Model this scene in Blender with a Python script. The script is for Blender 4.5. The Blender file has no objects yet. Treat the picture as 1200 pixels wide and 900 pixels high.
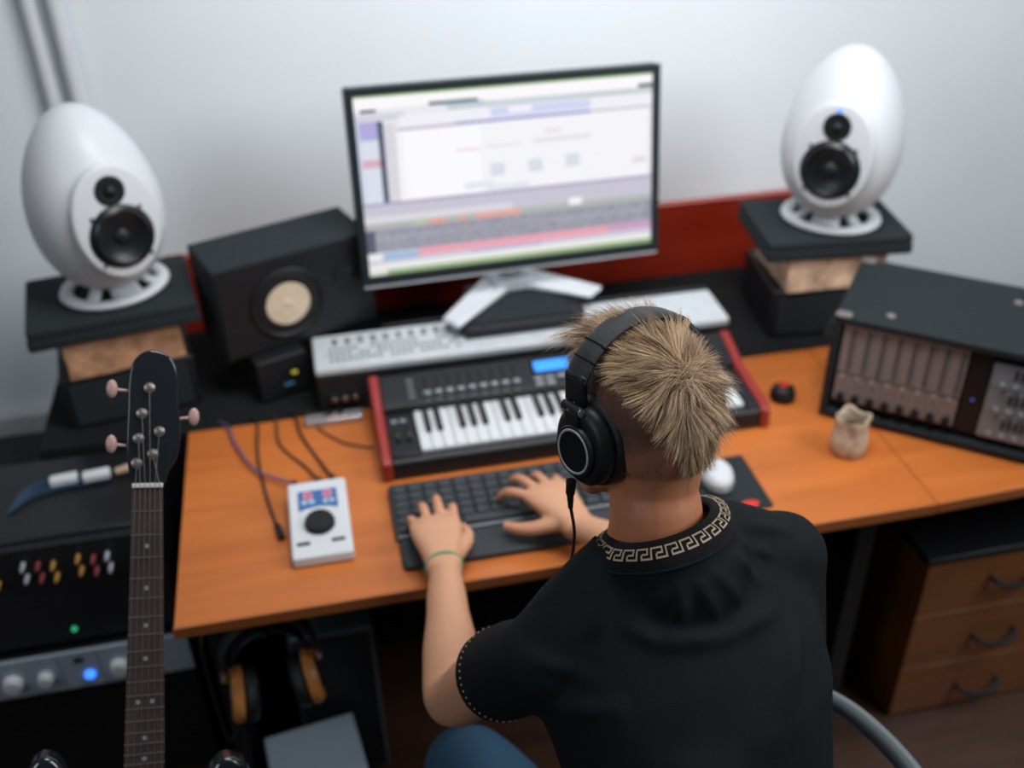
import bpy, bmesh, math, random
from mathutils import Vector, Matrix, Quaternion, noise
random.seed(7)
PI = math.pi
R = math.radians
V = Vector
C = bpy.context.scene.collection
sc = bpy.context.scene

# ---------------------------------------------------------------- camera, world, lights, exposure
FPX = 1230.0
cd = bpy.data.cameras.new('camera'); cam = bpy.data.objects.new('camera', cd); C.objects.link(cam)
cd.sensor_fit = 'HORIZONTAL'; cd.sensor_width = 36.0; cd.lens = 36.0 * FPX / 1200.0
rot = Matrix(((0.978, 0.131, -0.161), (-0.207, 0.544, -0.813), (-0.019, 0.829, 0.559)))
rot = rot.to_quaternion().to_matrix()
cam.matrix_world = Matrix.Translation((0, 0, 2.05)) @ rot.to_4x4()
cd.clip_start = 0.05; cd.clip_end = 50
cd.dof.use_dof = True; cd.dof.focus_distance = 1.19; cd.dof.aperture_fstop = 2.3
cd.dof.aperture_blades = 0
sc.camera = cam

sc.view_settings.view_transform = 'Standard'
sc.view_settings.look = 'None'
sc.view_settings.gamma = 1.0
sc.view_settings.use_curve_mapping = False
sc.view_settings.exposure = 0.0

w = bpy.data.worlds.new('world'); sc.world = w; w.use_nodes = True
bg = w.node_tree.nodes['Background']
bg.inputs[0].default_value = (0.55, 0.66, 0.80, 1); bg.inputs[1].default_value = 0.085

def area(name, loc, target, size, power, col):
    l = bpy.data.lights.new(name, 'AREA'); l.shape = 'RECTANGLE'; l.size, l.size_y = size
    l.energy = power; l.color = col
    o = bpy.data.objects.new(name, l); C.objects.link(o); o.location = loc
    o.rotation_euler = (V(target) - V(loc)).to_track_quat('-Z', 'Y').to_euler()
    return o
area('window_light_right', (2.3, 0.35, 2.6), (0.35, 1.5, 0.95), (1.3, 1.3), 48, (0.92, 0.97, 1.0))
area('window_light_left', (-2.0, -0.3, 2.7), (0.3, 1.3, 0.9), (1.0, 1.0), 16, (0.92, 0.97, 1.0))
cl_ = area('ceiling_light', (0.52, 1.3, 2.85), (0.55, 2.2, 1.2), (1.0, 0.6), 19, (0.98, 0.98, 1.0))
cl_.data.spread = R(115)

# ---------------------------------------------------------------- helpers
def prop(o, label=None, cat=None, group=None, kind=None):
    if label: o['label'] = label
    if cat: o['category'] = cat
    if group: o['group'] = group
    if kind: o['kind'] = kind
    return o

def thing(name, label, cat, loc=(0, 0, 0), rz=0, group=None, rot=None):
    o = bpy.data.objects.new(name, None); C.objects.link(o); o.empty_display_size = 0.05
    o.location = loc; o.rotation_euler = rot if rot else (0, 0, rz)
    return prop(o, label, cat, group)

def obj(name, bm, mat, parent=None, bevel=0, seg=2, smooth=True, angle=35):
    bmesh.ops.recalc_face_normals(bm, faces=bm.faces)
    me = bpy.data.meshes.new(name); bm.to_mesh(me); bm.free()
    if smooth:
        me.polygons.foreach_set('use_smooth', [True] * len(me.polygons))
        me.set_sharp_from_angle(angle=R(angle))
    o = bpy.data.objects.new(name, me); C.objects.link(o)
    if mat: me.materials.append(mat)
    if parent: o.parent = parent
    if bevel:
        m = o.modifiers.new('bevel', 'BEVEL'); m.width = bevel; m.segments = seg; m.limit_method = 'ANGLE'; m.angle_limit = R(40)
        m.harden_normals = False
    return o

def dup(o, loc, rz=None, label=None):
    c = o.copy(); C.objects.link(c); c.location = loc
    if rz is not None: c.rotation_euler = (0, 0, rz)
    if label: c['label'] = label
    for ch in list(o.children):
        d = ch.copy(); C.objects.link(d); d.parent = c
        for g in list(ch.children):
            e = g.copy(); C.objects.link(e); e.parent = d
    return c

def B(): return bmesh.new()

def box(bm, c, s, rot=None, taper=None):
    vs = []
    for dx in (-.5, .5):
        for dy in (-.5, .5):
            for dz in (-.5, .5):
                k = 1.0
                p = V((dx * s[0], dy * s[1], dz * s[2]))
                if taper and dz > 0: p.x *= taper; p.y *= taper
                if rot: p = rot @ p
                vs.append(bm.verts.new(p + V(c)))
    for f in ((0, 1, 3, 2), (4, 6, 7, 5), (0, 4, 5, 1), (2, 3, 7, 6), (0, 2, 6, 4), (1, 5, 7, 3)):
        bm.faces.new([vs[i] for i in f])
    return bm

def boxr(bm, x0, x1, y0, y1, z0, z1):
    return box(bm, ((x0 + x1) / 2, (y0 + y1) / 2, (z0 + z1) / 2), (x1 - x0, y1 - y0, z1 - z0))

def loft(bm, rings, cap=True, closed=True):
    vr = [[bm.verts.new(p) for p in r] for r in rings]
    n = len(rings[0])
    for a, b in zip(vr[:-1], vr[1:]):
        for i in range(n if closed else n - 1):
            j = (i + 1) % n
            bm.faces.new((a[i], a[j], b[j], b[i]))
    if cap and closed:
        bm.faces.new(vr[0][::-1]); bm.faces.new(vr[-1])
    return vr

def prism(bm, pts, z0, z1, M=None):
    M = M or Matrix()
    loft(bm, [[M @ V((x, y, z)) for x, y in pts] for z in (z0, z1)])
    return bm

def lathe(bm, prof, seg=32, M=None, sx=1, sy=1):
    M = M or Matrix()
    rings = []
    for r, z in prof:
        r = max(r, 1e-5)
        rings.append([M @ V((r * sx * math.cos(2 * PI * i / seg), r * sy * math.sin(2 * PI * i / seg), z)) for i in range(seg)])
    loft(bm, rings)
    return bm

def cyl(bm, c, r, h, seg=24, axis='Z', r2=None):
    M = Matrix.Translation(c)
    if axis == 'Y': M = M @ Matrix.Rotation(PI / 2, 4, 'X')
    if axis == 'X': M = M @ Matrix.Rotation(PI / 2, 4, 'Y')
    lathe(bm, [(r, -h / 2), (r if r2 is None else r2, h / 2)], seg, M)
    return bm

def smoothpath(pts, n=6):
    pts = [V(p) for p in pts]
    if len(pts) < 3: return pts
    out = []
    P = [pts[0] * 2 - pts[1]] + pts + [pts[-1] * 2 - pts[-2]]
    for i in range(1, len(P) - 2):
        a, b, c, d = P[i - 1], P[i], P[i + 1], P[i + 2]
        for k in range(n):
            t = k / n
            out.append(.5 * ((2 * b) + (c - a) * t + (2 * a - 5 * b + 4 * c - d) * t * t + (3 * b - a - 3 * c + d) * t ** 3))
    out.append(pts[-1])
    return out

def tube(bm, pts, r, seg=10, cap=True, smooth=0, flat=1.0, up=None):
    if smooth: pts = smoothpath(pts, smooth)
    pts = [V(p) for p in pts]
    n = len(pts)
    rs = r if isinstance(r, (list, tuple)) else [r] * n
    if len(rs) != n:
        m = len(rs) - 1
        rs = [rs[min(int(i * m / (n - 1)), m - 1)] * (1 - (i * m / (n - 1) - min(int(i * m / (n - 1)), m - 1))) + rs[min(int(i * m / (n - 1)), m - 1) + 1] * (i * m / (n - 1) - min(int(i * m / (n - 1)), m - 1)) for i in range(n)]
    t0 = (pts[1] - pts[0]).normalized()
    u = V(up) if up else (V((0, 0, 1)) if abs(t0.z) < .9 else V((1, 0, 0)))
    rings = []
    for i in range(n):
        t = (pts[min(i + 1, n - 1)] - pts[max(i - 1, 0)]).normalized()
        u = (u - t * u.dot(t)).normalized(); s = t.cross(u)
        rings.append([pts[i] + (u * math.sin(2 * PI * k / seg) * flat + s * math.cos(2 * PI * k / seg)) * rs[i] for k in range(seg)])
    loft(bm, rings, cap)
    return bm

def ball(bm, c, r, seg=20, rot=None):
    r = V(r) if hasattr(r, '__len__') else V((r, r, r))
    M = Matrix.Translation(c) @ (rot.to_4x4() if rot else Matrix()) @ Matrix.Diagonal((r.x, r.y, r.z, 1))
    bmesh.ops.create_uvsphere(bm, u_segments=seg, v_segments=seg // 2 + 2, radius=1, matrix=M)
    return bm

def torus(bm, c, Rr, r, seg=40, s2=10, M=None, sx=1, sy=1):
    M = M or Matrix()
    vr = []
    for i in range(seg):
        a = 2 * PI * i / seg
        vr.append([bm.verts.new(M @ (V(c) + V(((Rr + r * math.cos(b)) * math.cos(a) * sx, (Rr + r * math.cos(b)) * math.sin(a) * sy, r * math.sin(b))))) for b in [2 * PI * k / s2 for k in range(s2)]])
    for i in range(seg):
        for k in range(s2):
            bm.faces.new((vr[i][k], vr[(i + 1) % seg][k], vr[(i + 1) % seg][(k + 1) % s2], vr[i][(k + 1) % s2]))
    return bm

def rrect(w, h, r, n=5, cx=0, cy=0):
    out = []
    for (sx, sy, a0) in ((1, 1, 0), (-1, 1, 90), (-1, -1, 180), (1, -1, 270)):
        for k in range(n + 1):
            a = R(a0 + 90 * k / n)
            out.append((cx + sx * (w / 2 - r) + r * math.cos(a), cy + sy * (h / 2 - r) + r * math.sin(a)))
    return out

# ---------------------------------------------------------------- materials
def mat(name, col, rough=.5, metal=0, noise_amt=0, nscale=40, bump=0, bscale=200, emit=None, estr=0, coat=0, spec=.5, sub=0, sheen=0):
    m = bpy.data.materials.new(name); m.use_nodes = True
    nt = m.node_tree; p = nt.nodes['Principled BSDF']
    c = (*col, 1)
    p.inputs['Base Color'].default_value = c; p.inputs['Roughness'].default_value = rough; p.inputs['Metallic'].default_value = metal
    p.inputs['Specular IOR Level'].default_value = spec; p.inputs['Coat Weight'].default_value = coat
    if sub:
        p.inputs['Subsurface Weight'].default_value = sub; p.inputs['Subsurface Radius'].default_value = (.01, .004, .002); p.inputs['Subsurface Scale'].default_value = 1
    if sheen: p.inputs['Sheen Weight'].default_value = sheen
    tc = nt.nodes.new('ShaderNodeTexCoord')
    if noise_amt:
        n = nt.nodes.new('ShaderNodeTexNoise'); n.inputs['Scale'].default_value = nscale; n.inputs['Detail'].default_value = 4
        nt.links.new(tc.outputs['Object'], n.inputs['Vector'])
        rp = nt.nodes.new('ShaderNodeValToRGB')
        rp.color_ramp.elements[0].color = tuple(x * (1 - noise_amt) for x in col) + (1,)
        rp.color_ramp.elements[1].color = tuple(min(1, x * (1 + noise_amt)) for x in col) + (1,)
        rp.color_ramp.elements[0].position = .3; rp.color_ramp.elements[1].position = .7
        nt.links.new(n.outputs['Fac'], rp.inputs['Fac']); nt.links.new(rp.outputs['Color'], p.inputs['Base Color'])
    if bump:
        n = nt.nodes.new('ShaderNodeTexNoise'); n.inputs['Scale'].default_value = bscale; n.inputs['Detail'].default_value = 3
        nt.links.new(tc.outputs['Object'], n.inputs['Vector'])
        b = nt.nodes.new('ShaderNodeBump'); b.inputs['Strength'].default_value = bump; b.inputs['Distance'].default_value = .002
        nt.links.new(n.outputs['Fac'], b.inputs['Height']); nt.links.new(b.outputs['Normal'], p.inputs['Normal'])
    if emit:
        p.inputs['Emission Color'].default_value = (*emit, 1); p.inputs['Emission Strength'].default_value = estr
    return m

def wood(name, c1, c2, scale=(1.2, 14, 14), rough=.4, coat=.15):
    m = bpy.data.materials.new(name); m.use_nodes = True
    nt = m.node_tree; p = nt.nodes['Principled BSDF']
    tc = nt.nodes.new('ShaderNodeTexCoord'); mp = nt.nodes.new('ShaderNodeMapping'); mp.inputs['Scale'].default_value = scale
    n = nt.nodes.new('ShaderNodeTexNoise'); n.inputs['Scale'].default_value = 2.2; n.inputs['Detail'].default_value = 7; n.inputs['Distortion'].default_value = .8
    rp = nt.nodes.new('ShaderNodeValToRGB')
    rp.color_ramp.elements[0].color = (*c1, 1); rp.color_ramp.elements[1].color = (*c2, 1)
    rp.color_ramp.elements[0].position = .3; rp.color_ramp.elements[1].position = .72
    nt.links.new(tc.outputs['Object'], mp.inputs['Vector']); nt.links.new(mp.outputs['Vector'], n.inputs['Vector'])
    nt.links.new(n.outputs['Fac'], rp.inputs['Fac']); nt.links.new(rp.outputs['Color'], p.inputs['Base Color'])
    p.inputs['Roughness'].default_value = rough; p.inputs['Coat Weight'].default_value = coat; p.inputs['Coat Roughness'].default_value = .25
    return m

def attrmat(name, rough=.5, emit=0, spec=.5, coat=0, sub=0, rad=None, vary=0, bump=0, bscale=300):
    m = bpy.data.materials.new(name); m.use_nodes = True
    nt = m.node_tree; p = nt.nodes['Principled BSDF']
    a = nt.nodes.new('ShaderNodeAttribute'); a.attribute_name = 'col'
    nt.links.new(a.outputs['Color'], p.inputs['Base Color'])
    p.inputs['Roughness'].default_value = rough; p.inputs['Specular IOR Level'].default_value = spec; p.inputs['Coat Weight'].default_value = coat
    if sub:
        p.inputs['Subsurface Weight'].default_value = sub; p.inputs['Subsurface Radius'].default_value = rad or (.008, .003, .0015); p.inputs['Subsurface Scale'].default_value = 1
    if bump:
        tc = nt.nodes.new('ShaderNodeTexCoord'); n = nt.nodes.new('ShaderNodeTexNoise'); n.inputs['Scale'].default_value = bscale
        nt.links.new(tc.outputs['Object'], n.inputs['Vector'])
        b = nt.nodes.new('ShaderNodeBump'); b.inputs['Strength'].default_value = bump; b.inputs['Distance'].default_value = .001
        nt.links.new(n.outputs['Fac'], b.inputs['Height']); nt.links.new(b.outputs['Normal'], p.inputs['Normal'])
    if emit:
        nt.links.new(a.outputs['Color'], p.inputs['Emission Color']); p.inputs['Emission Strength'].default_value = emit
        p.inputs['Base Color'].default_value = (0, 0, 0, 1)
        nt.links.remove(p.inputs['Base Color'].links[0])
    return m

M = {}
M['wall'] = mat('wall_paint', (.74, .785, .81), .75, noise_amt=.02, nscale=3, bump=.15, bscale=120)
M['floor'] = wood('floor_wood', (.035, .014, .008), (.07, .028, .015), (1, 8, 8), .5)
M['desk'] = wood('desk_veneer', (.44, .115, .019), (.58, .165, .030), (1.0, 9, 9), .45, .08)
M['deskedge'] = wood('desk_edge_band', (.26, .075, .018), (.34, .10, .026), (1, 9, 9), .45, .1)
M['drawer'] = wood('drawer_veneer_shaded', (.17, .056, .014), (.23, .076, .020), (1.0, 9, 9), .45, .1)  # desk wood made darker, shade under the desk put into its colour
M['black'] = mat('black_plastic', (.009, .010, .012), .45, spec=.35)
M['blackm'] = mat('black_matte', (.007, .0075, .008), .85, spec=.2)
M['blackmetal'] = mat('black_metal', (.014, .015, .018), .35, .3)
M['tolex'] = mat('black_textured_vinyl', (.012, .0185, .021), .6, spec=.3, bump=.9, bscale=500, noise_amt=.15, nscale=200)
M['foam'] = mat('black_foam', (.016, .021, .024), .85, spec=.25, bump=.4, bscale=150)
M['leather'] = mat('black_leather', (.010, .012, .014), .40, bump=.5, bscale=900)
M['white'] = mat('white_lacquer', (.60, .615, .635), .5, coat=.08)
M['silver'] = mat('silver_plastic', (.60, .62, .65), .42, .1)
M['ringsilver'] = mat('polished_silver_ring', (.72, .70, .70), .3, .45)
M['silverlid'] = mat('silver_painted_metal', (.52, .55, .57), .5, .1, noise_amt=.08, nscale=30)
M['alu'] = mat('brushed_aluminium', (.50, .52, .55), .35, .8)
M['chrome'] = mat('chrome', (.7, .7, .7), .18, 1)
M['red'] = mat('red_plastic', (.27, .020, .016), .45)
M['cherry'] = wood('red_lacquered_wood', (.25, .018, .008), (.40, .034, .012), (.8, 3, 3), .22, .6)
M['cone'] = mat('cream_paper_cone', (.62, .50, .36), .8, noise_amt=.08, nscale=60)
M['rubber'] = mat('black_rubber', (.009, .010, .011), .5, spec=.3)
M['driver'] = mat('black_driver_cone', (.006, .008, .010), .32, spec=.4)
M['brick'] = mat('rough_pressed_board', (.46, .24, .13), .9, noise_amt=.35, nscale=35, bump=1, bscale=120)
M['brickw'] = mat('rough_pale_board', (.62, .42, .28), .9, noise_amt=.35, nscale=30, bump=1, bscale=120)
M['ceramic'] = mat('unglazed_ceramic', (.50, .38, .27), .75, noise_amt=.25, nscale=60, bump=1, bscale=160)
M['inside'] = mat('dark_inside', (.10, .06, .03), .8)
M['ivory'] = mat('white_key_plastic', (.62, .635, .65), .35)
M['lcd'] = mat('blue_lcd', (.02, .15, .5), .3, emit=(.03, .28, .95), estr=1.0)
M['blueled'] = mat('blue_led', (.02, .1, .5), .3, emit=(.04, .22, 1), estr=1.8)
M['greenled'] = mat('green_led', (.02, .3, .1), .3, emit=(.03, .5, .2), estr=.6)
M['yellowled'] = mat('yellow_led', (.5, .4, .02), .3, emit=(.5, .45, .05), estr=.6)
M['deskkey'] = mat('charcoal_keycap', (.030, .037, .042), .5)
M['kb'] = mat('charcoal_keyboard_body', (.020, .025, .029), .5)
M['greystrip'] = mat('grey_satin_strip', (.20, .22, .24), .4, .3)
M['rest'] = mat('soft_wrist_rest', (.022, .028, .032), .6)
M['pad'] = mat('mousepad_cloth', (.010, .015, .018), .85)
M['redprint'] = mat('red_print', (.65, .03, .02), .6)
M['greyplastic'] = mat('mid_grey_plastic', (.12, .125, .13), .45)
M['channel'] = mat('warm_grey_panel', (.27, .24, .235), .5, .2)
M['panelgrey'] = mat('cool_grey_panel', (.24, .27, .29), .45, .25)
M['knobgrey'] = mat('grey_knob', (.30, .32, .34), .4, .3)
M['cableblk'] = mat('black_cable', (.012, .012, .013), .5)
M['cablepurple'] = mat('purple_cable', (.09, .07, .17), .5)
M['cableblue'] = mat('blue_cable', (.010, .038, .075), .5)
M['cablebrown'] = mat('dark_brown_cable', (.05, .025, .018), .5)
M['green'] = mat('green_band', (.03, .30, .14), .6)
M['shirt'] = mat('black_jersey', (.0042, .0068, .0085), .80, bump=.25, bscale=1200, spec=.2)
M['collar'] = mat('black_rib_knit', (.0045, .005, .0055), .85, sheen=.03, spec=.2, bump=.6, bscale=900)
M['gold'] = mat('beige_knit_pattern', (.40, .30, .21), .75)
M['jeans'] = mat('blue_denim', (.02, .07, .13), .85, noise_amt=.2, nscale=300)
M['guitarblk'] = mat('black_guitar_gloss', (.012, .014, .018), .2, coat=.5)
M['rosewood'] = wood('rosewood', (.035, .022, .018), (.06, .038, .03), (8, 8, 2), .5)
M['maple'] = wood('neck_wood', (.20, .10, .04), (.28, .15, .06), (8, 8, 2), .4)
M['nickel'] = mat('nickel', (.45, .38, .35), .3, .9)
M['pegcap'] = mat('pink_pearl_peg', (.42, .26, .23), .35)
M['bone'] = mat('white_bone', (.6, .6, .58), .4)
M['orangewood'] = wood('orange_ear_cup_wood', (.42, .15, .03), (.6, .24, .06), (9, 9, 3), .35)
M['pcgrey'] = mat('blue_grey_metal', (.09, .12, .14), .45, .3)
M['paper'] = mat('pale_paper', (.30, .36, .42), .8)
M['eye'] = mat('eye_white', (.75, .73, .70), .2)
M['iris'] = mat('dark_iris', (.05, .035, .02), .2)
M['sole'] = mat('shoe_white', (.5, .5, .5), .6)
M['greyarm'] = mat('grey_armrest_plastic', (.16, .18, .19), .35)

# ---------------------------------------------------------------- the room
def slab(name, x0, x1, y0, y1, z0, z1, m):
    o = obj(name, boxr(B(), x0, x1, y0, y1, z0, z1), m); o['kind'] = 'structure'; return o
slab('floor', -2.6, 3.0, -.8, 2.56, -.05, 0, M['floor'])
slab('wall_back', -2.6, 3.0, 2.5, 2.6, 0, 3.3, M['wall'])
t = obj('trim_1', boxr(B(), -2.6, -.30, 2.46, 2.4999, .395, .465), M['white'], bevel=.004); t['kind'] = 'structure'
for i, (x, lab) in enumerate(((-.545, 'white vertical heating pipe on the wall, left one of the pair'), (-.492, 'white vertical heating pipe on the wall, right one of the pair'))):
    bm = B(); cyl(bm, (0, 0, 1.45), .016, 2.9, 20)
    t = thing('wall_pipe', lab, 'pipe', (x, 2.478, 0), group=None)
    obj('pipe_run', bm, M['white'], t)
    bm = B(); 
    for z in (.35, 1.0, 2.3): cyl(bm, (0, 0, z), .0195, .02, 20); box(bm, (0, .012, z), (.012, .02, .018))
    obj('pipe_clip', bm, M['white'], t)

# ---------------------------------------------------------------- desk, back table, drawers
def leg_panel(parent, x0, x1, y0, y1, z1, m): return obj('side_panel', boxr(B(), x0, x1, y0, y1, 0, z1), m, parent, .002)
T = thing('studio_desk', 'orange-brown wood desk top with black under-frame holding both keyboards', 'desk', (0, 0, 0))
bm = B(); prism(bm, [(-.322, 1.312), (1.0675, 1.312), (1.0675, 1.872), (-.322, 1.872)], .7285, .75)
obj('table_top', bm, M['desk'], T, .0012)
bm = B(); boxr(bm, -.3235, 1.0672, 1.3095, 1.3119, .7275, .7495)
obj('edge_band', bm, M['deskedge'], T)
leg_panel(T, -.30, -.275, 1.44, 1.80, .728, M['black'])
leg_panel(T, .99, 1.03, 1.42, 1.80, .728, M['black'])
bm = B(); boxr(bm, -.275, .99, 1.76, 1.78, .30, .728); obj('modesty_panel', bm, M['blackm'], T)
T = thing('desk_extension', 'orange-brown wood desk wing on the right under the rack case', 'desk', (0, 0, 0))
bm = B(); prism(bm, [(1.0695, 1.312), (1.95, 1.345), (1.95, 1.872), (1.0695, 1.872)], .7285, .75)
obj('table_top', bm, M['desk'], T, .0012)
bm = B(); box(bm, (1.51, 1.3275, .7385), (.88, .002, .0215), Matrix.Rotation(math.atan2(.033, .88), 3, 'Z')); obj('edge_band', bm, M['deskedge'], T)
leg_panel(T, 1.88, 1.92, 1.40, 1.84, .728, M['black'])
bm = B(); boxr(bm, 1.08, 1.88, 1.852, 1.862, .30, .728); obj('modesty_panel', bm, M['blackm'], T)

T = thing('back_table', 'black table against the wall behind the desk, holding speakers and monitor', 'table', (0, 0, 0))
obj('table_top', boxr(B(), -.625, 1.33, 1.884, 2.30, .72, .745), M['blackm'], T, .002)
obj('front_panel', boxr(B(), -.62, 1.32, 1.89, 1.905, .0, .72), M['blackm'], T)
for x in (-.61, 1.31): leg_panel(T, x - .01, x + .01, 1.905, 2.28, .72, M['black'])
T = thing('red_back_panel', 'glossy cherry-red wooden panel standing behind the monitor', 'panel', (0, 0, 0))
obj('board', boxr(B(), -.36, 1.34, 2.305, 2.325, 0, .935), M['cherry'], T, .003)
obj('edge_strip', boxr(B(), -.36, 1.34, 2.303, 2.327, .935, .942), M['cherry'], T, .001)

T = thing('drawer_cabinet', 'brown wood drawer unit with three black bow handles under the desk', 'cabinet', (1.37, 1.40, 0))
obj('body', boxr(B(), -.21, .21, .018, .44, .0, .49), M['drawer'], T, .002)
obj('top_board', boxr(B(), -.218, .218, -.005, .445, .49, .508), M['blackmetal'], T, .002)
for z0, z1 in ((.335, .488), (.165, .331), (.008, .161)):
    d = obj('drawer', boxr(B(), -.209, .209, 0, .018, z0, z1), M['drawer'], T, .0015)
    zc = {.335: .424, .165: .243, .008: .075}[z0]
    bm = B(); tube(bm, [(-.052, 0, zc), (-.045, -.018, zc - .004), (-.02, -.027, zc - .010), (.02, -.027, zc - .010), (.045, -.018, zc - .004), (.052, 0, zc)], .006, 10, smooth=5)
    obj('handle', bm, M['black'], d)

# ---------------------------------------------------------------- stacks for the egg speakers
def stack(cx, cy, rz, side):
    s = {'left': ('left', 'beside the guitar headstock'), 'right': ('right', 'behind the rack case')}[side]
    T = thing('speaker_stand_box', 'black box at the bottom of the %s speaker stack, on the back table' % s[0], 'box', (cx, cy, .745), rz)
    obj('cabinet', boxr(B(), -.135, .135, -.10, .12, 0, .125), M['black'], T, .004)
    obj('front_grille', boxr(B(), -.12, .12, -.104, -.10, .012, .112), M['foam'], T)
    bm = B()
    bb = boxr(bm, -.115, .115, -.105, .09, 0, .083)
    bmesh.ops.subdivide_edges(bm, edges=bm.edges[:], cuts=9, use_grid_fill=True)
    for v in bm.verts:
        n = noise.noise_vector(v.co * 28 + V((cx * 9, 0, 0))) * .0035
        v.co += V((n.x, n.y, n.z if v.co.z > .001 and v.co.z < .08 else 0))
    t = obj('speaker_riser_block', bm, M['brick'] if side == 'left' else M['brickw'], None)
    t.location = (cx, cy, .871); t.rotation_euler = (0, 0, rz + .06)
    prop(t, 'rough %s block under the %s white speaker pad' % ('brown' if side == 'left' else 'pale tan', s[0]), 'block')
    T = thing('isolation_pad', 'thick dark foam pad directly under the %s white egg speaker' % s[0], 'speaker pad', (cx, cy, .957), rz)
    bm = B(); prism(bm, rrect(.335, .245, .008, 3), 0, .022); obj('lower_layer', bm, M['foam'], T, .003)
    bm = B(); prism(bm, rrect(.330, .240, .008, 3), .0222, .0432); obj('upper_layer', bm, M['foam'], T, .003)
stack(-.445, 2.062, R(9), 'left')
stack(1.145, 2.03, R(-6), 'right')

# ---------------------------------------------------------------- egg speakers
def egg_speaker(loc, yaw, label, led):
    T = thing('egg_speaker', label, 'speaker', loc, yaw, 'white egg speakers')
    # base: a flat ring with four arms sweeping to a saddle
    bm = B()
    n = 48; prof = []
    for i in range(n):
        a = 2 * PI * i / n
        ex = V((.098 * math.cos(a), .088 * math.sin(a) , 0))
        ring = []
        for k in range(10):
            b = 2 * PI * k / 10
            ring.append(ex * (1 + .15 * math.cos(b)) + V((0, 0, .0085 + .0085 * math.sin(b) )))
        prof.append(ring)
    vr = [[bm.verts.new(p) for p in r] for r in prof]
    for i in range(n):
        for k in range(10):
            bm.faces.new((vr[i][k], vr[(i + 1) % n][k], vr[(i + 1) % n][(k + 1) % 10], vr[i][(k + 1) % 10]))
    obj('base_ring', bm, M['white'], T)
    for a in (-90, -40, 220, 90):
        bm = B(); ca, sa = math.cos(R(a)), math.sin(R(a))
        wdt = .030 if a == -90 else .013
        tube(bm, [(.094 * ca, .084 * sa, .010), (.072 * ca, .060 * sa, .020), (.05 * ca, .035 * sa, .040)], [wdt * 1.1, wdt, wdt * .9], 12, smooth=4, flat=.45)
        obj('base_arm', bm, M['white'], T)
    # egg body
    tilt = Matrix.Translation((0, -.022, .016)) @ Matrix.Rotation(R(-7), 4, 'X')
    H, Rm = .376, .129
    bm = B(); prof = []
    N = 40
    for i in range(N + 1):
        u = i / N; th = PI * u
        z = H * (1 - math.cos(th)) / 2
        r = Rm * math.sin(th) * (1 + .14 * math.cos(th)) * 1.0
        prof.append((r, z))
    lathe(bm, prof, 64, tilt)
    for v in bm.verts:      # flat baffle on the front (-Y): push surface in behind the baffle plane
        p = tilt.inverted() @ v.co
        lim = -.118
        if p.y < lim: p.y = lim; v.co = tilt @ p
    obj('shell', bm, M['white'], T, angle=60)
    # baffle: raised elliptical white face
    F = tilt @ Matrix.Translation((0, -.1165, .164)) @ Matrix.Rotation(PI / 2, 4, 'X')
    bm = B(); lathe(bm, [(.088, -.012), (.088, .0), (.085, .004), (.080, .0055), (.0, .006)], 56, F, sx=.96, sy=1.30)
    obj('baffle', bm, M['white'], T, angle=50)
    W = F @ Matrix.Translation((0, -.028, .006))
    bm = B(); lathe(bm, [(.063, 0), (.063, .003), (.0575, .0045), (.054, .008), (.051, .0105), (.047, .008), (.030, .002), (.0, .0015)], 48, W)
    w_ = obj('woofer', bm, M['driver'], T, angle=60)
    bm = B(); lathe(bm, [(.0445, .0022), (.022, -.003 + .006), (.022, .0062), (.0, .0065)], 40, W @ Matrix.Translation((0, 0, .001)))
    bm2 = B(); ball(bm2, (0, 0, 0), (.017, .017, .010), 20); bm2.transform(W @ Matrix.Translation((0, 0, .0015)))
    obj('dust_cap', bm2, M['black'], w_); bm.free()
    for k in range(4):
        a = R(45 + 90 * k)
        c = W @ V((.067 * math.cos(a), .067 * math.sin(a), .002)); obj('screw', ball(B(), c, .0036, 8), M['black'], T)
    Tw = F @ Matrix.Translation((0, .063, .006))
    bm = B(); lathe(bm, [(.029, 0), (.029, .002), (.026, .0035), (.018, .001), (.014, .001), (.0, .001)], 36, Tw); tw = obj('tweeter', bm, M['rubber'], T, angle=60)
    bm = B(); ball(bm, Tw @ V((0, 0, .002)), .0115, 16); obj('dome', bm, M['black'], tw)
    if led:
        bm = B(); ball(bm, Tw @ V((0, .034, .001)), .0045, 10); obj('power_light', bm, M['blueled'], T)['label'] = 'glowing blue power light'
egg_speaker((-.432, 2.075, 1.0005), R(28), 'white egg-shaped speaker left of the monitor, with black woofer', False)
egg_speaker((1.157, 2.025, 1.0005), R(-37), 'white egg-shaped speaker right of the monitor, with blue light', True)

# ---------------------------------------------------------------- black two-way speaker lying on its side, on an amplifier
T = thing('power_amplifier', 'low black box with small lights under the black bookshelf speaker', 'amplifier', (-.045, 2.045, .745), R(20))
obj('case', boxr(B(), -.15, -.038, -.055, .15, .006, .1045), M['black'], T, .003)
bm = B()
for x in (-.13, -.06):
    for y in (-.03, .13): cyl(bm, (x, y, .003), .012, .006)
obj('foot', bm, M['rubber'], T)
bm = B(); box(bm, (-.07, -.057, .06), (.012, .004, .004)); obj('yellow_light', bm, M['yellowled'], T)
bm = B(); box(bm, (-.085, -.057, .035), (.022, .004, .004)); obj('display', bm, mat('dim_blue_display', (.02, .05, .08), .3, emit=(.05, .15, .25), estr=.5), T)
T = thing('bookshelf_speaker', 'black box speaker on its side with cream cone, left of the monitor', 'speaker', (-.060, 2.022, .8502), R(20))
obj('cabinet', boxr(B(), -.175, .175, 0, .158, 0, .215), M['foam'], T, .004)
obj('front_baffle', boxr(B(), -.170, .170, -.004, 0, .006, .209), M['black'], T)
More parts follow.
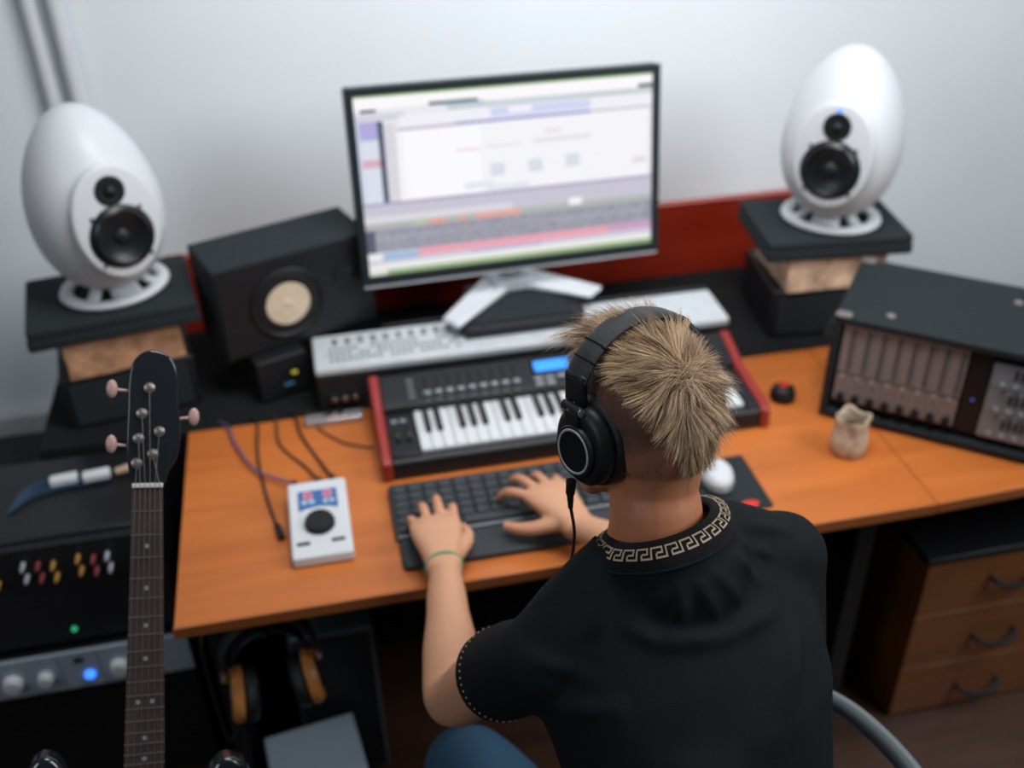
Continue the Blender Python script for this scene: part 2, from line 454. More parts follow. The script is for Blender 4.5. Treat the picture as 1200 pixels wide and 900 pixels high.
Fm = Matrix.Translation((-.028, -.004, .105)) @ Matrix.Rotation(PI / 2, 4, 'X')
bm = B(); lathe(bm, [(.082, 0), (.082, .004), (.076, .007), (.070, .003), (.064, .006), (.052, .004)], 48, Fm); obj('woofer_surround', bm, M['rubber'], T, angle=60)
bm = B(); lathe(bm, [(.049, .006), (.043, .005), (.020, .002), (.018, .004), (.0, .009)], 48, Fm); 
obj('woofer_cone', bm, M['cone'], T, angle=60)['label'] = 'round cream paper cone'
Ft = Matrix.Translation((.118, -.004, .13)) @ Matrix.Rotation(PI / 2, 4, 'X')
bm = B(); lathe(bm, [(.036, 0), (.036, .003), (.030, .004), (.015, .001), (.012, .004), (.0, .006)], 36, Ft); obj('tweeter', bm, M['rubber'], T, angle=60)

# ---------------------------------------------------------------- silver topped unit and box under the monitor
T = thing('mixing_console', 'long silver-topped audio console behind the red-sided keyboard', 'console', (-.048, 1.889, .745))
L = .925
bm = B(); prism(bm, rrect(L, .142, .006, 3, L / 2, .071), .0, .088); obj('chassis', bm, M['black'], T, .002)
bm = B(); prism(bm, rrect(L - .004, .138, .006, 3, L / 2, .071), .088, .104); obj('top_panel', bm, M['silverlid'], T, .003)
bm = B(); boxr(bm, .16, L - .004, .1405, .147, .02, .112); obj('rear_rail', bm, M['black'], T, .001)
kn = None
for i in range(22):
    x = .04 + i * .013
    for j, y in enumerate((.030, .052, .074)):
        if random.random() < .75:
            if kn is None: kn = obj('knob', cyl(B(), (0, 0, 0), .0034, .006, 10), M['knobgrey'], T); k_ = kn
            else: k_ = kn.copy(); C.objects.link(k_); k_.parent = T
            k_.location = (x, y, .107)
bm = B()
for i in range(11): boxr(bm, .045 + i * .028, .055 + i * .028, .095, .120, .104, .1055)
obj('fader_slot', bm, M['greyplastic'], T)
bm = B(); 
for i in range(3): obj('jack_socket', cyl(B(), (.035 + .022 * i, -.004, .032), .007, .012, 16, 'Y'), M['chrome'], T)
bm.free()
T = thing('monitor_riser', 'flat black box under the silver feet of the monitor', 'box', (.415, 1.935, .8497))
bm = B(); prism(bm, [(-.13, .0), (.135, .0), (.145, .03), (.12, .20), (-.10, .20), (-.14, .03)], 0, .026); obj('case', bm, M['black'], T, .004)
bm = B(); prism(bm, [(-.11, .02), (.115, .02), (.10, .18), (-.09, .18)], .026, .028); obj('lid', bm, M['foam'], T)

# ---------------------------------------------------------------- monitor
T = thing('computer_monitor', 'wide silver-footed computer monitor showing a music editing program', 'monitor', (.425, 2.055, .878), R(4.0))
MW, MH = .683, .415
MT = Matrix.Translation((-.006, -.008, .076)) @ Matrix.Rotation(R(1.5), 4, 'Y') @ Matrix.Rotation(R(-10), 4, 'X')     # panel plane: x right, z up, -y to the viewer
def mbox(bm, x0, x1, z0, z1, y0, y1):
    b2 = B(); boxr(b2, x0, x1, y0, y1, z0, z1); b2.transform(MT)
    me = bpy.data.meshes.new('x'); b2.to_mesh(me); b2.free(); bm.from_mesh(me); bpy.data.meshes.remove(me)
bm = B(); mbox(bm, -MW / 2, MW / 2, 0, MH, .008, .038); obj('housing', bm, M['black'], T, .006)
bm = B(); bw, bb = .0165, .020
mbox(bm, -MW / 2, MW / 2, MH - bw, MH, -.002, .010); mbox(bm, -MW / 2, MW / 2, 0, bb, -.002, .010)
mbox(bm, -MW / 2, -MW / 2 + bw, bb, MH - bw, -.002, .010); mbox(bm, MW / 2 - bw, MW / 2, bb, MH - bw, -.002, .010)
obj('bezel', bm, mat('dark_teal_bezel', (.010, .016, .019), .4), T)
bm = B(); mbox(bm, -.1, .1, .10, .30, .038, .062); obj('rear_cover', bm, M['black'], T, .01)
bm = B(); mbox(bm, -MW / 2 + .002, MW / 2 - .002, -.006, 0, .000, .030); obj('lower_lip', bm, M['silver'], T, .001)
# screen image: coloured rectangles of light, u right, v down (0..1)
def screen():
    bm = B(); lay = bm.loops.layers.float_color.new('col')
    W_, H_ = MW - 2 * bw, MH - bw - bb
    k = [0]
    def q(u0, v0, u1, v1, c, up=None):
        if up is None: k[0] += 1
        y = .0042 - .000004 * k[0]
        P = [(u0, v1), (u1, v1), (u1, v0), (u0, v0)]
        f = bm.faces.new([bm.verts.new(MT @ V((-W_ / 2 + W_ * u, y, bb + H_ * (1 - v)))) for u, v in P])
        for l in f.loops: l[lay] = (*c, 1)
    W0 = (.80, .81, .85); G = (.50, .49, .55); D = (.32, .31, .38)
    q(0, 0, 1, 1, (.78, .78, .82))
    q(0, 0, 1, .012, (.30, .48, .20))
    q(0, .012, 1, .075, (.92, .90, .92))
    q(.24, .060, .40, .078, (.03, .05, .07)); q(.29, .074, .42, .084, (.25, .45, .62))
    q(.95, .060, 1, .080, (.03, .05, .06)); q(.02, .075, .07, .092, (.04, .06, .08))
    q(.30, .085, 1, .110, (.52, .58, .58)); q(.45, .085, .72, .100, (.50, .62, .70))
    q(0, .10, .16, .14, (.62, .62, .72))
    q(.14, .12, 1, .18, (.84, .83, .90)); q(.44, .12, .78, .17, (.60, .64, .86)); q(.50, .125, .58, .155, (.86, .86, .92))
    q(.13, .185, .32, .20, (.50, .46, .58)); q(.32, .180, .78, .196, (.28, .28, .58)); q(.78, .182, 1, .192, (.52, .44, .50))
    # left track list
    q(0, .14, .085, .60, (.55, .60, .72)); q(.012, .14, .07, .235, (.42, .38, .68))
    for i in range(24):
        v = .245 + i * .0145
        q(.012, v, .07, v + .009, (.74, .77, .86) if not 7 <= i <= 9 else (.75, .28, .36) )
    q(.07, .14, .086, .60, (.05, .07, .12)); 
    for i in range(26):
        v = .15 + i * .0172
        q(.09, v, .125, v + .011, (.80, .79, .84)); q(.086, v, .09, v + .011, (.10, .12, .16)); q(.09, v + .011, .125, v + .0172, (.42, .40, .46))
    q(.13, .20, .985, .585, (.87, .87, .91))
    q(.15, .21, .40, .58, (.92, .92, .96))
    for (u, v) in ((.43, .43), (.56, .43), (.69, .42)):
        for j in range(4): q(u, v + j * .018, u + .05, v + j * .018 + .011, (.52, .60, .68))
    q(.32, .33, .40, .342, (.85, .62, .62)); q(.42, .325, .54, .335, (.72, .68, .72)); q(.58, .31, .78, .335, (.76, .72, .76)); q(.62, .26, .68, .29, (.78, .75, .79))
    q(.34, .52, .44, .56, (.76, .77, .82)); q(.93, .47, .98, .51, (.74, .70, .76)); q(.42, .55, .56, .58, (.74, .75, .82))
    q(0, .585, 1, .600, (.38, .34, .50))
    q(0, .60, 1, .70, (.58, .56, .66))
    for i in range(7): q(0, .603 + i * .014, 1, .607 + i * .014, (.48, .46, .55))
    q(0, .66, .5, .70, (.68, .66, .72)); q(0, .70, 1, .735, (.42, .45, .43)); 
    q(.21, .705, .27, .735, (.72, .36, .30)); q(.31, .705, .34, .735, (.72, .36, .30)); q(.37, .70, .53, .735, (.72, .38, .32)); q(.16, .705, .20, .735, (.45, .55, .38))
    q(.70, .675, .745, .715, (.90, .88, .86))
    q(0, .735, 1, .87, (.30, .30, .37))
    rnd = random.Random(3)
    for i in range(64):
        u = .02 + i * .0151
        for j in range(9):
            v = .742 + j * .014
            a = rnd.uniform(.24, .46) if j != 3 else rnd.uniform(.4, .62)
            q(u, v, u + .0105, v + .0095, (a, a * .98, a * 1.13), 1)
        k[0] += 0
    q(0, .74, .03, .87, (.10, .10, .16)); 
    q(0, .875, .05, .915, (.78, .80, .84)); q(.05, .875, .17, .915, (.32, .48, .68)); q(.17, .865, .84, .912, (.78, .36, .44)); q(.84, .86, 1, .91, (.55, .34, .52))
    q(0, .915, 1, .935, (.56, .54, .66)); q(.35, .915, .6, .930, (.42, .40, .66)); q(0, .935, 1, .975, (.80, .80, .78)); q(0, .972, 1, 1, (.30, .42, .22)); q(0, .972, .06, 1, (.7, .7, .64))
    return bm
o = obj('screen', screen(), attrmat('lit_screen', .6, emit=1.02), T, smooth=False)
# stand
bm = B(); tube(bm, [(0, .062, .005), (0, .066, .10), (0, .075, .26)], .032, 4, flat=.5, up=(0, 1, 0)); obj('stand_column', bm, M['silver'], T, .006)
for s in (-1, 1):
    bm = B()
    a0, a1 = (V((0, .085, 0)), V((s * .170, -.085 if s < 0 else -.045, 0)))
    d = (a1 - a0).normalized(); n_ = V((-d.y, d.x, 0))
    ws, we = .040, .030
    pts = [(a0 - n_ * ws), (a1 - n_ * we), (a1 + n_ * we * .7 + d * .012), (a0 + n_ * ws)]
    prism(bm, [(p.x, p.y) for p in pts], .0005, .024 if s > 0 else .0237); 
    for v in bm.verts:
        if v.co.z > .01: v.co.z -= .012 * min(1, max(0, (v.co - a0).length / .2))
    obj('stand_foot', bm, M['silver'], T, .006)
bm = B(); prism(bm, rrect(.105, .10, .02, 4, 0, .066), .001, .030); obj('stand_hub', bm, M['silver'], T, .006)

# ---------------------------------------------------------------- music keyboard with red cheeks
T = thing('music_keyboard', 'black music keyboard with red side cheeks and blue display', 'keyboard', (.060, 1.607, .75))
KW = .798
side = [(0, .004), (0, .045), (.02, .055), (.15, .062), (.165, .070), (.245, .092), (.252, .088), (.252, .004)]
def cheek(x0, x1, k=1.0):
    bm = B(); loft(bm, [[V((x, y, z * k if z > .01 else z)) for y, z in side] for x in (x0, x1)]); return bm
obj('side_cheek', cheek(0, .020), M['red'], T, .004)['label'] = 'red side cheek'
obj('side_cheek', cheek(KW - .020, KW), M['red'], T, .004)['label'] = 'red side cheek'
bm = B()
body = [(.004, .004), (.004, .040), (.012, .046), (.026, .046), (.026, .030), (.155, .030), (.158, .064), (.166, .068), (.246, .089), (.250, .085), (.250, .004)]
loft(bm, [[V((x, y, z)) for y, z in body] for x in (.0201, KW - .0201)])
obj('case', bm, M['black'], T, .003)
bm = B(); boxr(bm, .0205, .080, .012, .157, .030, .0535); obj('wheel_panel', bm, M['black'], T, .003)
bm = B(); boxr(bm, KW - .048, KW - .0205, .012, .157, .030, .0535); obj('end_block', bm, M['black'], T, .003)
for x in (.040, .062):
    bm = B(); cyl(bm, (x, .075, .048), .022, .010, 24, 'X'); obj('pitch_wheel', bm, M['rubber'], T)
for x in (.038, .056): obj('octave_button', box(B(), (x, .125, .055), (.012, .008, .004)), M['knobgrey'], T, .001)
kx0, kx1 = .081, KW - .049; nk = 29; kw = (kx1 - kx0) / nk
wk = obj('white_key', box(B(), (0, 0, 0), (kw - .0014, .131, .016)), M['ivory'], T, .0015)
wk.location = (kx0 + kw / 2, .0915, .044)
for i in range(1, nk):
    c = wk.copy(); C.objects.link(c); c.parent = T; c.location.x = kx0 + kw * (i + .5)
bk = None
for i in range(nk - 1):
    if i % 7 in (0, 1, 3, 4, 5):
        if bk is None:
            bm = B(); box(bm, (0, 0, 0), (.0115, .080, .012), taper=.88); bk = obj('black_key', bm, M['black'], T, .0015); c = bk
        else:
            c = bk.copy(); C.objects.link(c); c.parent = T
        c.location = (kx0 + kw * (i + 1), .117, .0575)
SL = math.atan2(.021, .080); RS = Matrix.Rotation(SL, 4, 'X')
PM = Matrix.Translation((0, .166, .068)) @ RS      # control surface frame: x, y up the slope, z out
def onp(bm): bm.transform(PM); return bm
for i in range(9):
    x = .115 + i * .0235
    o = obj('fader', onp(box(B(), (x, .062 - .050 + .005 * (i % 3) * 0, .008), (.014, .009, .012))), M['knobgrey'], T, .002)
    bm = B(); boxr(bm, x - .0018, x + .0018, .006, .066, .0, .0012); obj('fader_track', onp(bm), M['blackm'], T)
for i in range(9): obj('fader_button', onp(box(B(), (.115 + i * .0235, -.001, .001), (.012, .004, .002))), M['greyplastic'], T)
for j in range(4): obj('transport_button', onp(box(B(), (.083, .012 + j * .015, .002), (.014, .008, .005))), M['greyplastic'], T, .001)
bm = B(); prism(bm, rrect(.086, .030, .004, 3, .392, .052), 0, .002); obj('display', onp(bm), M['lcd'], T)['label'] = 'glowing blue display'
bm = B(); prism(bm, rrect(.100, .042, .004, 3, .392, .052), 0, .0012); obj('display_frame', onp(bm), M['blackm'], T)
for (x, y) in ((.352, .018), (.376, .018), (.402, .019), (.352, .003), (.376, .003)): obj('menu_button', onp(box(B(), (x, y, .002), (.018, .008, .005))), M['knobgrey'], T, .001)
bm = B(); cyl(bm, (.435, .018, .006), .011, .012, 20); obj('data_knob', onp(bm), M['knobgrey'], T, .001)
for j in range(2):
    for i in range(4):
        bm = B(); cyl(bm, (.462 + i * .026, .030 + j * .030, .007), .009, .014, 16, r2=.0075); obj('knob', onp(bm), M['knobgrey'], T)
for j in range(2):
    for i in range(4):
        bm = B(); box(bm, (.585 + i * .034, .018 + j * .036, .003), (.028, .028, .006)); obj('drum_pad', onp(bm), M['greyplastic'], T, .002)

# ---------------------------------------------------------------- computer keyboard with wrist rest
T = thing('computer_keyboard', 'dark grey computer keyboard with padded wrist rest under the hands', 'keyboard', (.064, 1.352, .7503))
bm = B(); prism(bm, rrect(.475, .150, .008, 4, .2375, .155) , 0, .016); obj('body', bm, M['kb'], T, .003)
bm = B(); boxr(bm, .004, .471, .0755, .0815, .001, .0175); obj('grey_strip', bm, M['greystrip'], T, .001)['label'] = 'light grey strip'
bm = B(); prism(bm, rrect(.467, .072, .012, 5, .2375, .039), 0, .014); obj('wrist_rest', bm, M['rest'], T, .005)
rows = 6; cols = 16
k0 = None
for r in range(rows):
    for c_ in range(cols):
        if r == 0 and 4 <= c_ <= 8: continue
        x = .020 + c_ * .0292; y = .095 + r * .0225
        if k0 is None:
            bm = B(); box(bm, (0, 0, 0), (.0262, .0195, .007), taper=.84); k0 = obj('key', bm, M['deskkey'], T, .0015); k = k0
        else:
            k = k0.copy(); C.objects.link(k); k.parent = T
        k.location = (x, y, .0195)
bm = B(); box(bm, (.02 + 6 * .0292, .095, .0195), (.142, .0195, .007), taper=.95); obj('space_bar', bm, M['deskkey'], T, .0015)
bm = B(); prism(bm, rrect(.018, .010, .003, 3, .457, .224), .016, .0185); obj('indicator_light', bm, mat('soft_blue_light', (.1, .3, .7), .4, emit=(.15, .35, .8), estr=.8), T)['label'] = 'glowing blue indicator'

# mousepad and mouse
T = thing('mousepad', 'black cloth mousepad with a red emblem on the desk', 'mousepad', (.672, 1.452, .7502))
bm = B(); prism(bm, rrect(.190, .160, .006, 4), 0, .003); obj('mat', bm, M['pad'], T)
bm = B(); prism(bm, [(.016 * math.cos(a) * (1 + .25 * math.sin(3 * a)), .012 * math.sin(a)) for a in [2 * PI * i / 20 for i in range(20)]], .003, .0034, Matrix.Translation((.054, -.066, 0))); obj('emblem', bm, M['redprint'], T)['label'] = 'red printed emblem'
T = thing('computer_mouse', 'white rounded computer mouse on the black mousepad', 'mouse', (.688, 1.466, .7536), R(-6))
bm = B(); lathe(bm, [(.0, 0), (.030, 0), (.033, .004), (.0335, .010), (.031, .013)], 36, sy=1.45); obj('lower_shell', bm, M['greyplastic'], T)
bm = B(); lathe(bm, [(.0305, .0125), (.0315, .017), (.029, .025), (.022, .032), (.012, .0355), (.0, .0365)], 36, sy=1.42); obj('upper_shell', bm, M['white'], T, angle=60)
bm = B(); cyl(bm, (0, .024, .033), .006, .005, 14, 'X'); obj('scroll_wheel', bm, M['greyplastic'], T)

# ---------------------------------------------------------------- white audio interface with cables
AX = thing('audio_interface', 'small white audio interface with round black knob on the desk', 'audio interface', (-.067, 1.500, .7503), R(0))
bm = B()
P = [[V((x, y, z)) for x, y in rrect(.108, .188, .006, 3)] for z in (0, 1)]
vr = loft(bm, P)
for v in bm.verts:
    top = v.co.z > .5; v.co.z = (.024 + .020 * (v.co.y + .094) / .188) if top else .003
obj('case', bm, M['white'], AX, .003)
SI = math.atan2(.020, .188); IM = Matrix.Translation((0, 0, .0342)) @ Matrix.Rotation(SI, 4, 'X')
def oni(bm): bm.transform(IM); return bm
bm = B(); prism(bm, [(-.036, .018), (-.036, .068), (.036, .068), (.036, .018), (.018, .024), (0, .026), (-.018, .024)], 0, .0012); 
sc_ = obj('display', oni(bm), mat('blue_meter_screen', (.02, .08, .22), .3, emit=(.02, .10, .26), estr=.45), AX)
bm = B()
for x in (-.018, .018): 
    for k in range(10):
        pass
    torus(bm, (x, .054, .0022), .007, .0018, 20, 6)
obj('red_level_ring', oni(bm), mat('red_level', (.7, .15, .15), .4, emit=(.8, .25, .25), estr=.5), sc_)
bm = B()
for x in (-.024, -.012): boxr(bm, x + .030 + .004, x + .030 + .012, .032, .042, .0012, .0018)
for x in (-.030, -.016): boxr(bm, x, x + .010, .034, .044, .0012, .0018)
obj('meter_block', oni(bm), mat('pale_meter', (.3, .4, .45), .4, emit=(.2, .32, .4), estr=.4), sc_)
bm = B(); lathe(bm, [(.0275, 0), (.0275, .006), (.025, .012), (.0, .0125)], 36, Matrix.Translation((0, -.018, 0))); obj('volume_knob', oni(bm), M['rubber'], AX)
for x in (-.032, .030):
    bm = B(); prism(bm, rrect(.024, .006, .002, 3, x, -.062), 0, .0022); obj('button', oni(bm), M['rubber'], AX)
def cable(name, pts, r, m, label, plugs=()):
    bm = B(); tube(bm, pts, r, 8, smooth=8); T_ = thing(name, label, 'cable', pts[0]); 
    o = obj('cord', bm, m, None); o.parent = T_; o.matrix_parent_inverse = Matrix.Translation(-V(pts[0]))
    for a, b, rr in plugs:
        bm = B(); tube(bm, [a, b], rr, 12); p = obj('plug', bm, M['black'], T_); p.matrix_parent_inverse = Matrix.Translation(-V(pts[0]))
cable('audio_cable', [(-.260, 1.90, .7475), (-.240, 1.865, .7545), (-.225, 1.80, .7545), (-.185, 1.70, .7600), (-.130, 1.648, .762), (-.108, 1.630, .768)], .0028, M['cablepurple'], 'purple cable plugged into the left end of the interface', [((-.110, 1.634, .767), (-.100, 1.596, .770), .0045)])
cable('audio_cable', [(-.195, 1.90, .7475), (-.180, 1.865, .7535), (-.180, 1.75, .7532), (-.165, 1.62, .7532), (-.152, 1.55, .7535), (-.146, 1.52, .756)], .0028, M['cableblk'], 'black cable running down the left side of the interface', [((-.146, 1.525, .7568), (-.138, 1.488, .7568), .0065)])
cable('audio_cable', [(-.150, 1.90, .7475), (-.140, 1.865, .7535), (-.135, 1.78, .7532), (-.085, 1.69, .7532), (-.066, 1.640, .762), (-.062, 1.628, .768)], .0026, M['cablebrown'], 'thin dark brown cable plugged into the middle of the interface', [((-.063, 1.632, .767), (-.060, 1.596, .770), .0052)])
cable('audio_cable', [(-.115, 1.90, .7475), (-.100, 1.865, .7535), (-.090, 1.80, .7532), (-.060, 1.71, .7532), (-.040, 1.645, .763), (-.036, 1.632, .768)], .0030, M['cableblk'], 'black cable plugged into the right end of the interface', [((-.037, 1.636, .767), (-.033, 1.596, .770), .0055)])
cable('audio_cable', [(-.075, 1.90, .7475), (-.070, 1.865, .7535), (-.055, 1.82, .7532), (-.010, 1.76, .7532), (.030, 1.735, .7532), (.052, 1.725, .754)], .0022, M['cablebrown'], 'thin dark cable running to the side of the red-cheeked keyboard')

# small things at the desk's back-left edge and right
T = thing('headphone_amplifier', 'small silver box with two chrome jacks at the desk back edge', 'headphone amplifier', (-.020, 1.840, .7502), 0)
bm = B(); prism(bm, rrect(.12, .028, .004, 3), 0, .016); obj('case', bm, M['alu'], T, .002)
for x in (-.008, .014):
    bm = B(); cyl(bm, (x, -.002, .020), .0085, .010, 20); obj('jack', bm, M['chrome'], T)
T = thing('volume_controller', 'small black dome controller with a red top on the desk', 'controller', (.928, 1.700, .7502))
bm = B(); lathe(bm, [(.0, 0), (.024, 0), (.027, .006), (.027, .018), (.023, .028), (.014, .034), (.0, .035)], 32); obj('dome', bm, M['rubber'], T, angle=60)
bm = B(); prism(bm, rrect(.020, .012, .004, 4, .0, -.002), .034, .038); obj('red_top', bm, M['redprint'], T, .001)
T = thing('ceramic_cup', 'beige textured ceramic cup with folded rim near the rack case', 'cup', (.978, 1.500, .7502))
bm = B()
prof = [(.020, 0), (.030, .001), (.0345, .010), (.0365, .024), (.0355, .038), (.0325, .050), (.0310, .060), (.0315, .070), (.0325, .082), (.0315, .085), (.0275, .083), (.0265, .066), (.026, .050), (.028, .03), (.022, .010), (.0, .008)]
rings = []
for r, z in prof:
    ring = []
    for i in range(48):
        a = 2 * PI * i / 48
        k = 1 + (.09 * math.cos(4 * a + .6) * min(1, (z - .045) / .03) if z > .045 else .0) + .022 * math.sin(7 * a + z * 120) + .012 * math.sin(260 * z)
        rr = max(r, 1e-4) * k
        ring.append(V((rr * math.cos(a), rr * math.sin(a), z + (.004 * math.cos(4 * a + 1) if z > .07 else 0))))
    rings.append(ring)
loft(bm, rings); obj('cup_body', bm, M['ceramic'], T)
bm = B(); lathe(bm, [(.023, .052), (.0, .052)], 32); obj('dark_contents', bm, M['inside'], T)

# ---------------------------------------------------------------- rack case on the right wing
RC = thing('rack_case', 'large black rack case with grey channel strips on the desk wing', 'rack case', (.974, 1.625, .7502), math.atan2(-.245, .31))
RW, RD, RH = .56, .275, .242
bm = B(); t_ = .016
boxr(bm, 0, RW, 0, RD, RH - t_, RH); boxr(bm, 0, RW, 0, RD, .006, t_ + .006); boxr(bm, 0, t_, 0, RD, t_ + .006, RH - t_); boxr(bm, RW - t_, RW, 0, RD, t_ + .006, RH - t_); boxr(bm, t_, RW - t_, RD - .012, RD, t_ + .006, RH - t_)
obj('shell', bm, M['tolex'], RC, .003)
bm = B(); boxr(bm, t_, RW - t_, .018, RD - .03, t_ + .006, RH - t_); obj('inner_chassis', bm, M['blackm'], RC)
bm = B()
for x in (.03, RW - .03):
    for y in (.03, RD - .03): cyl(bm, (x, y, .003), .012, .006)
obj('foot', bm, M['rubber'], RC)
for (x, y) in ((.012, .012), (.012, RD - .012), (.10, .012 + .03), (.32, .20), (.40, .04)):
    bm = B()
    if x < .05:
        prism(bm, rrect(.030, .024, .006, 3, x + .004, y), RH, RH + .002)
    else:
        torus(bm, (x, y, RH + .001), .007, .0022, 20, 6); ball(bm, (x, y, RH), .004, 8)
    obj('case_fitting', bm, M['nickel'], RC)
bm = B(); tube(bm, [(-.001, .06, .165), (-.018, .075, .150), (-.022, .12, .135), (-.018, .165, .150), (-.001, .18, .165)], .007, 10, smooth=5); obj('carry_handle', bm, M['rubber'], RC)
zt = RH - t_ - .004; zb = .044
for i in range(8):
    x0 = .022 + i * .0295
    st = obj('channel_strip', boxr(B(), x0, x0 + .0287, .010, .018, zb, zt), M['channel'], RC, .0006)
    bm = B(); boxr(bm, x0 + .0165, x0 + .0235, .0085, .010, zb + .075, zt - .008); obj('fader_slot', bm, M['black'], st)
    bm = B(); cyl(bm, (x0 + .012, .0065, zb + .060), .004, .008, 14, 'Y'); 
    for j in range(12): box(bm, (x0 + .020, .0085, zb + .08 + j * .0078), (.004, .003, .0022))
    obj('small_knob', bm, M['knobgrey'], st)
    bm = B(); cyl(bm, (x0 + .015, .005, zb + .012), .0085, .012, 18, 'Y'); obj('large_knob', bm, M['rubber'], st)
bm = B(); boxr(bm, .022, .258, .009, .010, zb + .066, zb + .0675); obj('divider_line', bm, M['black'], RC)
o = obj('blank_panel', boxr(B(), .262, .300, .012, .018, zb - .006, zt), M['black'], RC)
bm = B(); ball(bm, (.281, .012, zb + .07), .003, 8); obj('blue_light', bm, mat('dim_blue', (.05, .08, .3), .4, emit=(.08, .1, .4), estr=.6), RC)
for k in range(3):
    z0 = zb - .006 + k * .057
    p = obj('rack_module', boxr(B(), .303, .541, .010, .018, z0, z0 + .055), M['panelgrey'], RC, .0006)
    bm = B(); bm2 = B()
    for i in range(16):
        x = .345 + i * .0115
        for j in range(3):
            box(bm, (x, .0088, z0 + .030 + j * .0075), (.0058, .003, .0042))
        if i % 2 == 0: cyl(bm2, (x - .02, .006, z0 + .012), .0048, .009, 14, 'Y')
    obj('slider_bank', bm, M['black'], p); obj('knob_row', bm2, M['knobgrey'], p)

# ---------------------------------------------------------------- left: amplifier, rack tower with patch cables
T = thing('guitar_amplifier', 'black amplifier box standing far left against the wall', 'amplifier', (-.83, 2.12, 0))
obj('cabinet', boxr(B(), -.19, .19, -.20, .20, .01, .505), M['tolex'], T, .006)
obj('grille', boxr(B(), -.17, .17, -.206, -.20, .04, .40), M['foam'], T)
bm = B()
for x in (-.16, .16):
    for y in (-.17, .17): cyl(bm, (x, y, .005), .02, .01)
obj('foot', bm, M['rubber'], T)

T = thing('rack_tower', 'black equipment rack left of the desk, full of patch sockets', 'rack', (-.62, 1.60, 0))
W2 = .245
bm = B(); boxr(bm, -W2, W2, .02, .265, 0, .735); obj('cabinet', bm, M['blackmetal'], T, .004)
obj('patch_panel', boxr(B(), -W2, W2, .0, .02, .633, .727), M['black'], T, .001)
obj('blank_panel', boxr(B(), -W2, W2, .004, .02, .475, .629), M['black'], T, .001)
bm = B(); ball(bm, (.045, .002, .506), .006, 12); obj('green_light', bm, M['greenled'], T)
obj('lower_panel', boxr(B(), -W2, W2, .010, .02, .02, .36), M['blackm'], T, .001)
cols_ = [(.35, .37, .4), (.22, .05, .05), (.38, .20, .05)]
mc = [mat('socket_white', cols_[0], .4), mat('socket_red', cols_[1], .4), mat('socket_orange', cols_[2], .4)]
s0 = []
for k in range(3):
    bm = B(); cyl(bm, (0, 0, 0), .0042, .018, 14, 'Y'); cyl(bm, (0, -.010, 0), .0024, .010, 10, 'Y')
    o = obj('patch_plug', bm, mc[k], T); s0.append(o)
pos = []
for gi, gx in enumerate((-.085, .020, .118)):
    for c_ in range(3):
        for r_ in range(2): pos.append((gx + c_ * .026 - .02, .692 - r_ * .030 + .004 * math.sin(c_ * 2.1 + gi), c_ if gi < 2 else 2 - c_ % 3))
for i, (x, z, k) in enumerate(pos):
    c = s0[k] if (s0[k].location.x == 0) else s0[k].copy()
    if c.name not in C.objects: C.objects.link(c)
    c.parent = T; c.location = (x, -.011, z)

SU = thing('rack_preamp', 'silver rack unit with big knobs and round blue light, low on left', 'rack unit', (-.62, 1.60, .362))
W3 = .252
obj('faceplate', boxr(B(), -W3, W3, -.018, -.010, 0, .100), mat('blue_grey_faceplate', (.30, .37, .43), .45, .15), SU, .001)
obj('case', boxr(B(), -W3 + .02, W3 - .02, -.010, .0195 - .0005 - .010, .006, .094), M['black'], SU)
for (x, r) in ((-.115, .0), (-.092, .020), (-.030, .016), (.112, .019)):
    if r:
        bm = B(); lathe(bm, [(r, 0), (r, .004), (r * .85, .018), (.0, .019)], 28, Matrix.Translation((x, -.018, .045)) @ Matrix.Rotation(PI / 2, 4, 'X')); obj('knob', bm, M['silver'], SU)
bm = B(); lathe(bm, [(.0105, 0), (.0105, .006), (.0, .008)], 28, Matrix.Translation((.052, -.018, .035)) @ Matrix.Rotation(PI / 2, 4, 'X')); obj('blue_button', bm, M['blueled'], SU)['label'] = 'round glowing blue button'
bm = B(); boxr(bm, .030, .048, -.0195, -.018, .072, .084); obj('small_switch', bm, M['black'], SU)
bm = B()
for x in (.0, .075, .19): boxr(bm, x, x + .0012, -.0186, -.018, .004, .096)
obj('engraved_line', bm, M['greyplastic'], SU)
for (a, b, lab, m, sr) in (((-.70, 1.685, .7015), (-.585, 1.735, .7015), 'coil of blue cable lying on the black rack tower', 'cableblue', .03),):
    T = thing('cable_coil', lab, 'cable', (-.545, 1.745, .7355))
    bm = B(); rnd = random.Random(5)
    for k in range(4):
        oy = k * .007
        tube(bm, [(-.11 + .004 * k, -.045 + oy, .004 + .003 * k), (-.075, -.01 + oy, .006 + .003 * k), (-.02, .008 + oy, .006 + .003 * k), (.03, .012 + oy, .006 + .003 * (k % 3)), (.075, .016 + oy, .006)], .0032, 8, smooth=6)
    obj('cord', bm, M['cableblue'], T)
    for i, (x, lab2) in enumerate(((-.012, 0), (.050, 0))):
        bm = B(); box(bm, (x, .022, .016), (.052, .022, .016), Matrix.Rotation(.12, 3, 'Z')); obj('connector', bm, M['white'], T, .003)['label'] = 'white connector block'
    bm = B(); tube(bm, [(.085, .026, .014), (.135, .04, .014)], [.007, .011], 12); obj('tan_plug', bm, mat('tan_plastic', (.40, .30, .2), .5), T)

